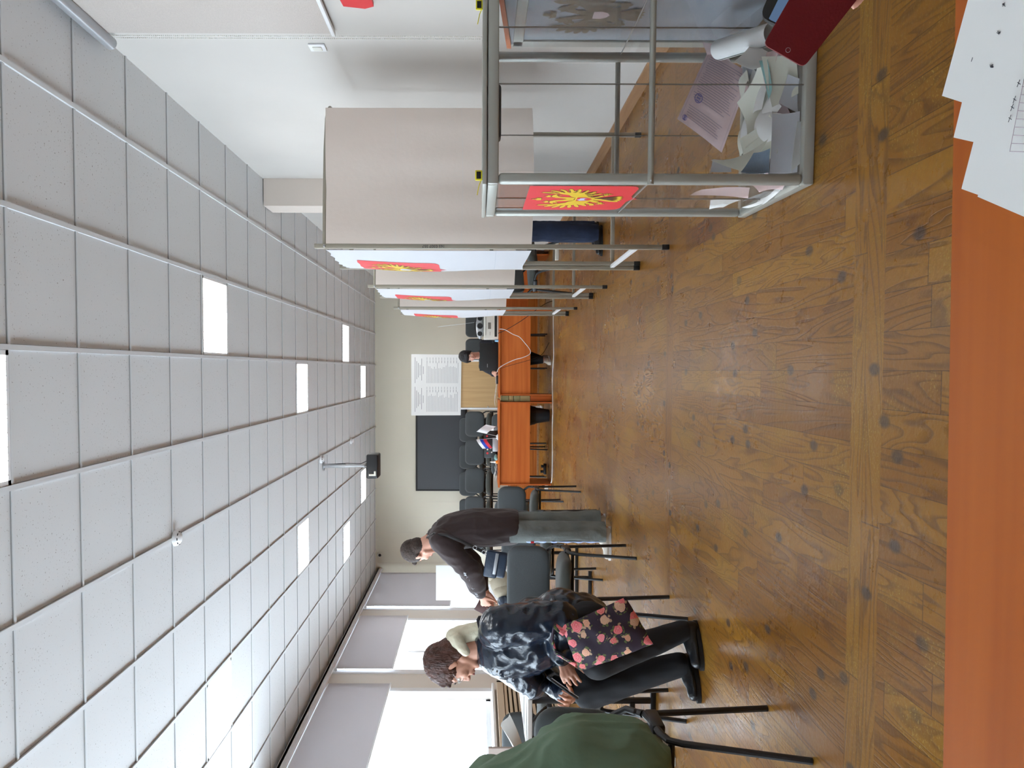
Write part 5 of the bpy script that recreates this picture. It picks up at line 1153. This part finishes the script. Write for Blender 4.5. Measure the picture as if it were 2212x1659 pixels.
# her phone
pc = W(1214, 1486, Yw - .30)
pt = thing('phone', 'black phone in a wallet case in the hands of the seated person', 'phone', pc)
mxp = Matrix.Translation(pc) @ Matrix.Rotation(-.95, 4, 'Y') @ Matrix.Rotation(.25, 4, 'X'); MB().box((-.075, -.038, -.006), (.075, .038, .003), .003, mx=mxp).build('case', 'blackplastic', pt); MB().box((-.07, -.034, .003), (.07, .034, .0045), mx=mxp).build('display', 'bluebag', pt, smooth=False); MB().box((-.074, -.041, -.011), (.074, -.033, -.008), .001, mx=mxp).build('metal_edge', 'silver', pt)
# rose print tote
tY = Yw - .34
A_, B_, C_, D_ = W(1214, 1352, tY), W(1352, 1290, tY), W(1412, 1392, tY), W(1250, 1452, tY)
t = thing('tote_bag', 'dark tote bag printed with pink roses hanging at the seated person', 'bag', (A_ + C_) / 2)
def tf(s_):
    def fn(u, v):
        p = A_.lerp(B_, u).lerp(D_.lerp(C_, u), v); e = math.sin(PI * u) ** .5 * math.sin(PI * v) ** .5 if 0 < u < 1 and 0 < v < 1 else 0
        return p + HX((0, s_ * .045 * e + .008 * noise.noise(Vector((u * 6, v * 6, s_))), .010 * noise.noise(Vector((u * 4, v * 4, 3)))))
    return fn
g = MB().grid(tf(-1), 26, 22).grid(tf(1), 26, 22); bmesh.ops.remove_doubles(g.bm, verts=g.bm.verts, dist=.012); g.build('bag_body', 'floral', t)
MB().tube([A_.lerp(D_, .15) + HX((0, -.01, 0)), W(1198, 1352, tY + .02), W(1192, 1380, tY + .05), W(1200, 1410, tY + .05), A_.lerp(D_, .85)], .008, 8, flat=2).build('strap', 'floral', t)

# --- person at the desk behind the laptop
t = thing('person', 'person with black hair and dark navy top sitting behind the open laptop', 'person', (.3, 12.05, 0))
hc = aY(1012, 770, 11.98); c = hc; B = Blob(); fw = Vector((-.25, -.85, -.45)); P, Q = head(B, hc, fw, (-.1, -.4, .9), .95)
cx = hc.x + .02; yy = 12.17
B.cap(P(-.03, 0, -.04), (cx, yy, 1.0), .05, .055); B.cap((cx, yy, .93), (cx + .01, yy + .02, .55), .12, .13, .8, (1, 0, 0)); sL, sR = HX((cx - .16, yy, .95)), HX((cx + .16, yy, .95)); eL, wL = HX((cx - .25, yy - .12, .80)), aY(1066, 806, 11.62)
eR, wR = HX((cx + .22, yy - .12, .76)), HX((cx + .10, yy - .34, .79)); B.chain([sL, eL, wL], [.045, .038, .026]); B.chain([sR, eR, wR], [.045, .038, .026]); hand(B, wL, (-.1, -1, -.25), (0, 0, -1), .35, .9, .1, 1); hand(B, wR, (0, -1, -.1), (0, 0, -1), .35, .9, .1, -1)
hL, hR = HX((cx - .09, yy, .52)), HX((cx + .09, yy, .52)); kL, kR = HX((cx - .1, yy - .40, .5)), HX((cx + .06, yy - .38, .5)); aL, aR = HX((cx - .07, yy - .50, .1)), HX((cx - .05, yy - .30, .14)); B.chain([hL, kL, aL], [.08, .055, .038]); B.chain([hR, kR, aR], [.08, .055, .038])
body = B.build('body', 'skin', t, .008, 2); face_parts(P, Q, .95, body)
B = Blob(); B.ell(P(-.025, 0, .045), (.108, .092, .098), Q); B.ell(P(-.05, 0, -.01), (.06, .08, .08), Q); B.cap(P(.06, -.05, .07), P(.075, .04, .075), .03, .03); B.cap(P(.02, .078, .03), P(.01, .08, -.03), .02, .014); B.cap(P(.02, -.078, .03), P(.01, -.08, -.03), .02, .014); B.build('hair', 'hairblack', t, .006, 2, .004, 40)
B = Blob(); B.cap((cx, yy, .90), (cx + .01, yy + .02, .56), .15, .15, .8, (1, 0, 0)); B.cap(sL + HX((.03, 0, 0)), sR - HX((.03, 0, 0)), .075, .075); B.chain([sL, eL, eL.lerp(wL, .45)], [.078, .065, .062]); B.chain([sR, eR, eR.lerp(wR, .6)], [.078, .065, .05]); B.build('shirt', 'navy', t, .01, 4, .006, 12)
B = Blob(); B.chain([hL, kL, aL], [.1, .078, .055]); B.chain([hR, kR, aR], [.1, .078, .055]); B.cap(hL, hR, .11, .11); B.build('trousers', 'blacktrouser', t, .01, 4, cut=[((0, 0, .1), (0, 0, -1))])
shoe('shoe', 'shoe', t, (aL.x + .0, aL.y + .06, 0), (aL.x - .06, aL.y - .18, 0)); shoe('shoe', 'alu_dark', t, (aR.x + .03, aR.y + .05, 0), (aR.x - .03, aR.y - .2, 0))

# --- visitor in the second booth, hidden but for the legs
t = thing('person', 'person in dark blue jeans standing inside the second booth, legs showing', 'person', (1.17, 6.9, 0))
x0, y0 = 1.175, 6.9; B = Blob(); P, Q = head(B, (x0 - .05, y0, 1.54), (-.9, .3, -.3), (-.2, 0, 1), .98); B.cap(P(-.03, 0, -.04), (x0, y0, 1.4), .05, .06); B.cap((x0, y0, 1.30), (x0, y0, .95), .12, .12, 1.3, (1, 0, 0))
LG = []
for s_ in (-1, 1):
    s1, e1_, w1 = HX((x0, y0 + s_ * .18, 1.33)), HX((x0 - .05, y0 + s_ * .22, 1.06)), HX((x0 - .24, y0 + s_ * .12, 1.0)); B.chain([s1, e1_, w1], [.048, .04, .027]); hand(B, w1, (-1, 0, 0), (0, 0, -1), .4, 1, .1, s_)
    h1, k1, a1 = HX((x0, y0 + s_ * .09, .9)), HX((x0 + s_ * .02, y0 + s_ * .10, .48)), HX((x0 + s_ * .035, y0 + s_ * .11, .09)); B.chain([h1, k1, a1], [.08, .055, .04]); LG.append((h1, k1, a1))
body = B.build('body', 'skin', t, .010, 2); B = Blob(); B.ell(P(-.02, 0, .04), (.105, .088, .095), Q); B.build('hair', 'hairbrown', t, .01, 2)
B = Blob(); B.cap((x0, y0, 1.28), (x0, y0, .82), .14, .14, 1.35, (1, 0, 0)); B.cap((x0, y0 - .14, 1.33), (x0, y0 + .14, 1.33), .08, .08); 
for s_ in (-1, 1): B.chain([HX((x0, y0 + s_ * .18, 1.33)), HX((x0 - .05, y0 + s_ * .22, 1.06)), HX((x0 - .2, y0 + s_ * .14, 1.01))], [.075, .065, .045])
B.build('jacket', 'navy', t, .012, 3, .006, 10)
B = Blob(); [B.chain([a, b_, c_ + HX((0, 0, -.1))], [.1, .084, .076]) for a, b_, c_ in LG]; B.cap(LG[0][0], LG[1][0], .11, .11); B.build('jeans', 'jeansblue', t, .009, 4, .009, 12, cut=[((0, 0, .04), (0, 0, -1))])
for h1, k1, a1 in LG: shoe('shoe', 'shoeblack', t, (a1.x + .07, a1.y, 0), (a1.x - .19, a1.y - .02, 0), .045, .07, 'black')

# --- person in the green jacket, mostly outside the frame
t = thing('person', 'person in a green jacket sitting at the lower left corner of the room view', 'person', (-1.45, 2.42, 0))
G = lambda x, y, Y=2.40: aY(x, y, Y)
nk = G(1010, 1755); hp = G(1330, 1690); hc = G(950, 1800); B = Blob(); P, Q = head(B, hc, (-.9, .1, -.35), (-.3, 0, .95), 1.0); B.cap(P(-.03, 0, -.04), nk, .055, .06); B.cap(nk + HX((0, 0, -.12)), hp, .12, .12, 1.3, (1, 0, 0))
for s_ in (-1, 1):
    s1 = nk + HX((.0, s_ * .17, -.07)); e1_ = s1 + HX((-.18, s_ * .04, -.22)); w1 = e1_ + HX((-.22, -s_ * .08, .0)); B.chain([s1, e1_, w1], [.05, .042, .028]); hand(B, w1, (-1, 0, -.1), (0, 0, -1), .4, 1, .1, s_)
    h1 = HX((hp.x - .06, hp.y + s_ * .09, .52)); k1 = h1 + HX((-.42, s_ * .03, .0)); a1 = HX((k1.x - .02, k1.y, .09)); B.chain([h1, k1, a1], [.08, .055, .04])
body = B.build('body', 'skin', t, .010, 2); face_parts(P, Q, 1, body); B = Blob(); B.ell(P(-.02, 0, .045), (.105, .088, .095), Q); B.build('hair', 'hairbrown', t, .01, 2)
B = Blob(); B.cap(G(1110, 1740), G(1260, 1690), .15, .175, 1.2, (1, 0, 0)); B.cap(G(1250, 1675), G(1345, 1668), .165, .150, 1.2, (1, 0, 0)); B.cap(nk + HX((0, -.15, -.08)), nk + HX((0, .15, -.08)), .085, .085)
for s_ in (-1, 1):
    s1 = nk + HX((.0, s_ * .17, -.07)); e1_ = s1 + HX((-.18, s_ * .04, -.22)); w1 = e1_ + HX((-.20, -s_ * .07, .0)); B.chain([s1, e1_, w1], [.085, .075, .05])
jk = B.build('green_jacket', 'green', t, .009, 5, .024, 8, seed=4)
MB().tube([nk + HX((.085 * math.cos(a), .085 * math.sin(a), .0 + .02 * math.cos(a))) for a in [k * PI / 6 - 2 for k in range(9)]], [.012, .024, .03, .032, .032, .032, .03, .024, .012], 10, flat=.6).build('collar', 'greend', jk)
B = Blob()
for s_ in (-1, 1): h1 = HX((hp.x - .06, hp.y + s_ * .09, .52)); k1 = h1 + HX((-.42, s_ * .03, .0)); a1 = HX((k1.x - .02, k1.y, .09)); B.chain([h1, k1, a1], [.1, .085, .07])
B.build('trousers', 'blacktrouser', t, .012, 3, cut=[((0, 0, .08), (0, 0, -1))])
for s_ in (-1, 1): k1 = HX((hp.x - .44, hp.y + s_ * .12, 0)); shoe('shoe', 'shoeblack', t, (k1.x + .05, k1.y, 0), (k1.x - .2, k1.y, 0), .045, .07, 'black')

# --- hand holding the red phone, its arm outside the frame
t = thing('person', 'fingertip and hand gripping the red phone case at the frame edge', 'person', aY(1900, -80, PYD))
B = Blob(); wr = aY(2010, -190, PYD - .06)
tipt = aY(1846, 10, PYD - .012); midp = aY(1880, -35, PYD - .015); base = aY(1930, -100, PYD - .03)
B.chain([base, midp, tipt], [.0115, .010, .0078])
B.chain([wr, base], [.03, .024]); f_ = (aY(1800, -120, PYD + .03) - wr).normalized()
for k, (dx, dy) in enumerate(((-60, -60), (-75, -95), (-70, -130), (-45, -160))):
    a = aY(1930, -110 - 22 * k, PYD - .02); b_ = aY(1930 + dx * .6, -110 + dy * .35 - 22 * k, PYD + .03); c_ = aY(1930 + dx * 1.5, -105 + dy * .3 - 14 * k, PYD + .045); B.chain([wr.lerp(a, .5), a, b_, c_], [.016, .0095, .0088, .0075])
el = wr + HX((.32, -.05, -.12)); B.chain([wr, el], [.028, .042]); B.build('body', 'skin', t, .005, 3)
MB().tube([wr.lerp(el, .25), el, el + HX((.2, -.1, .12))], [.042, .058, .07], 16).build('sleeve', 'navy', t)
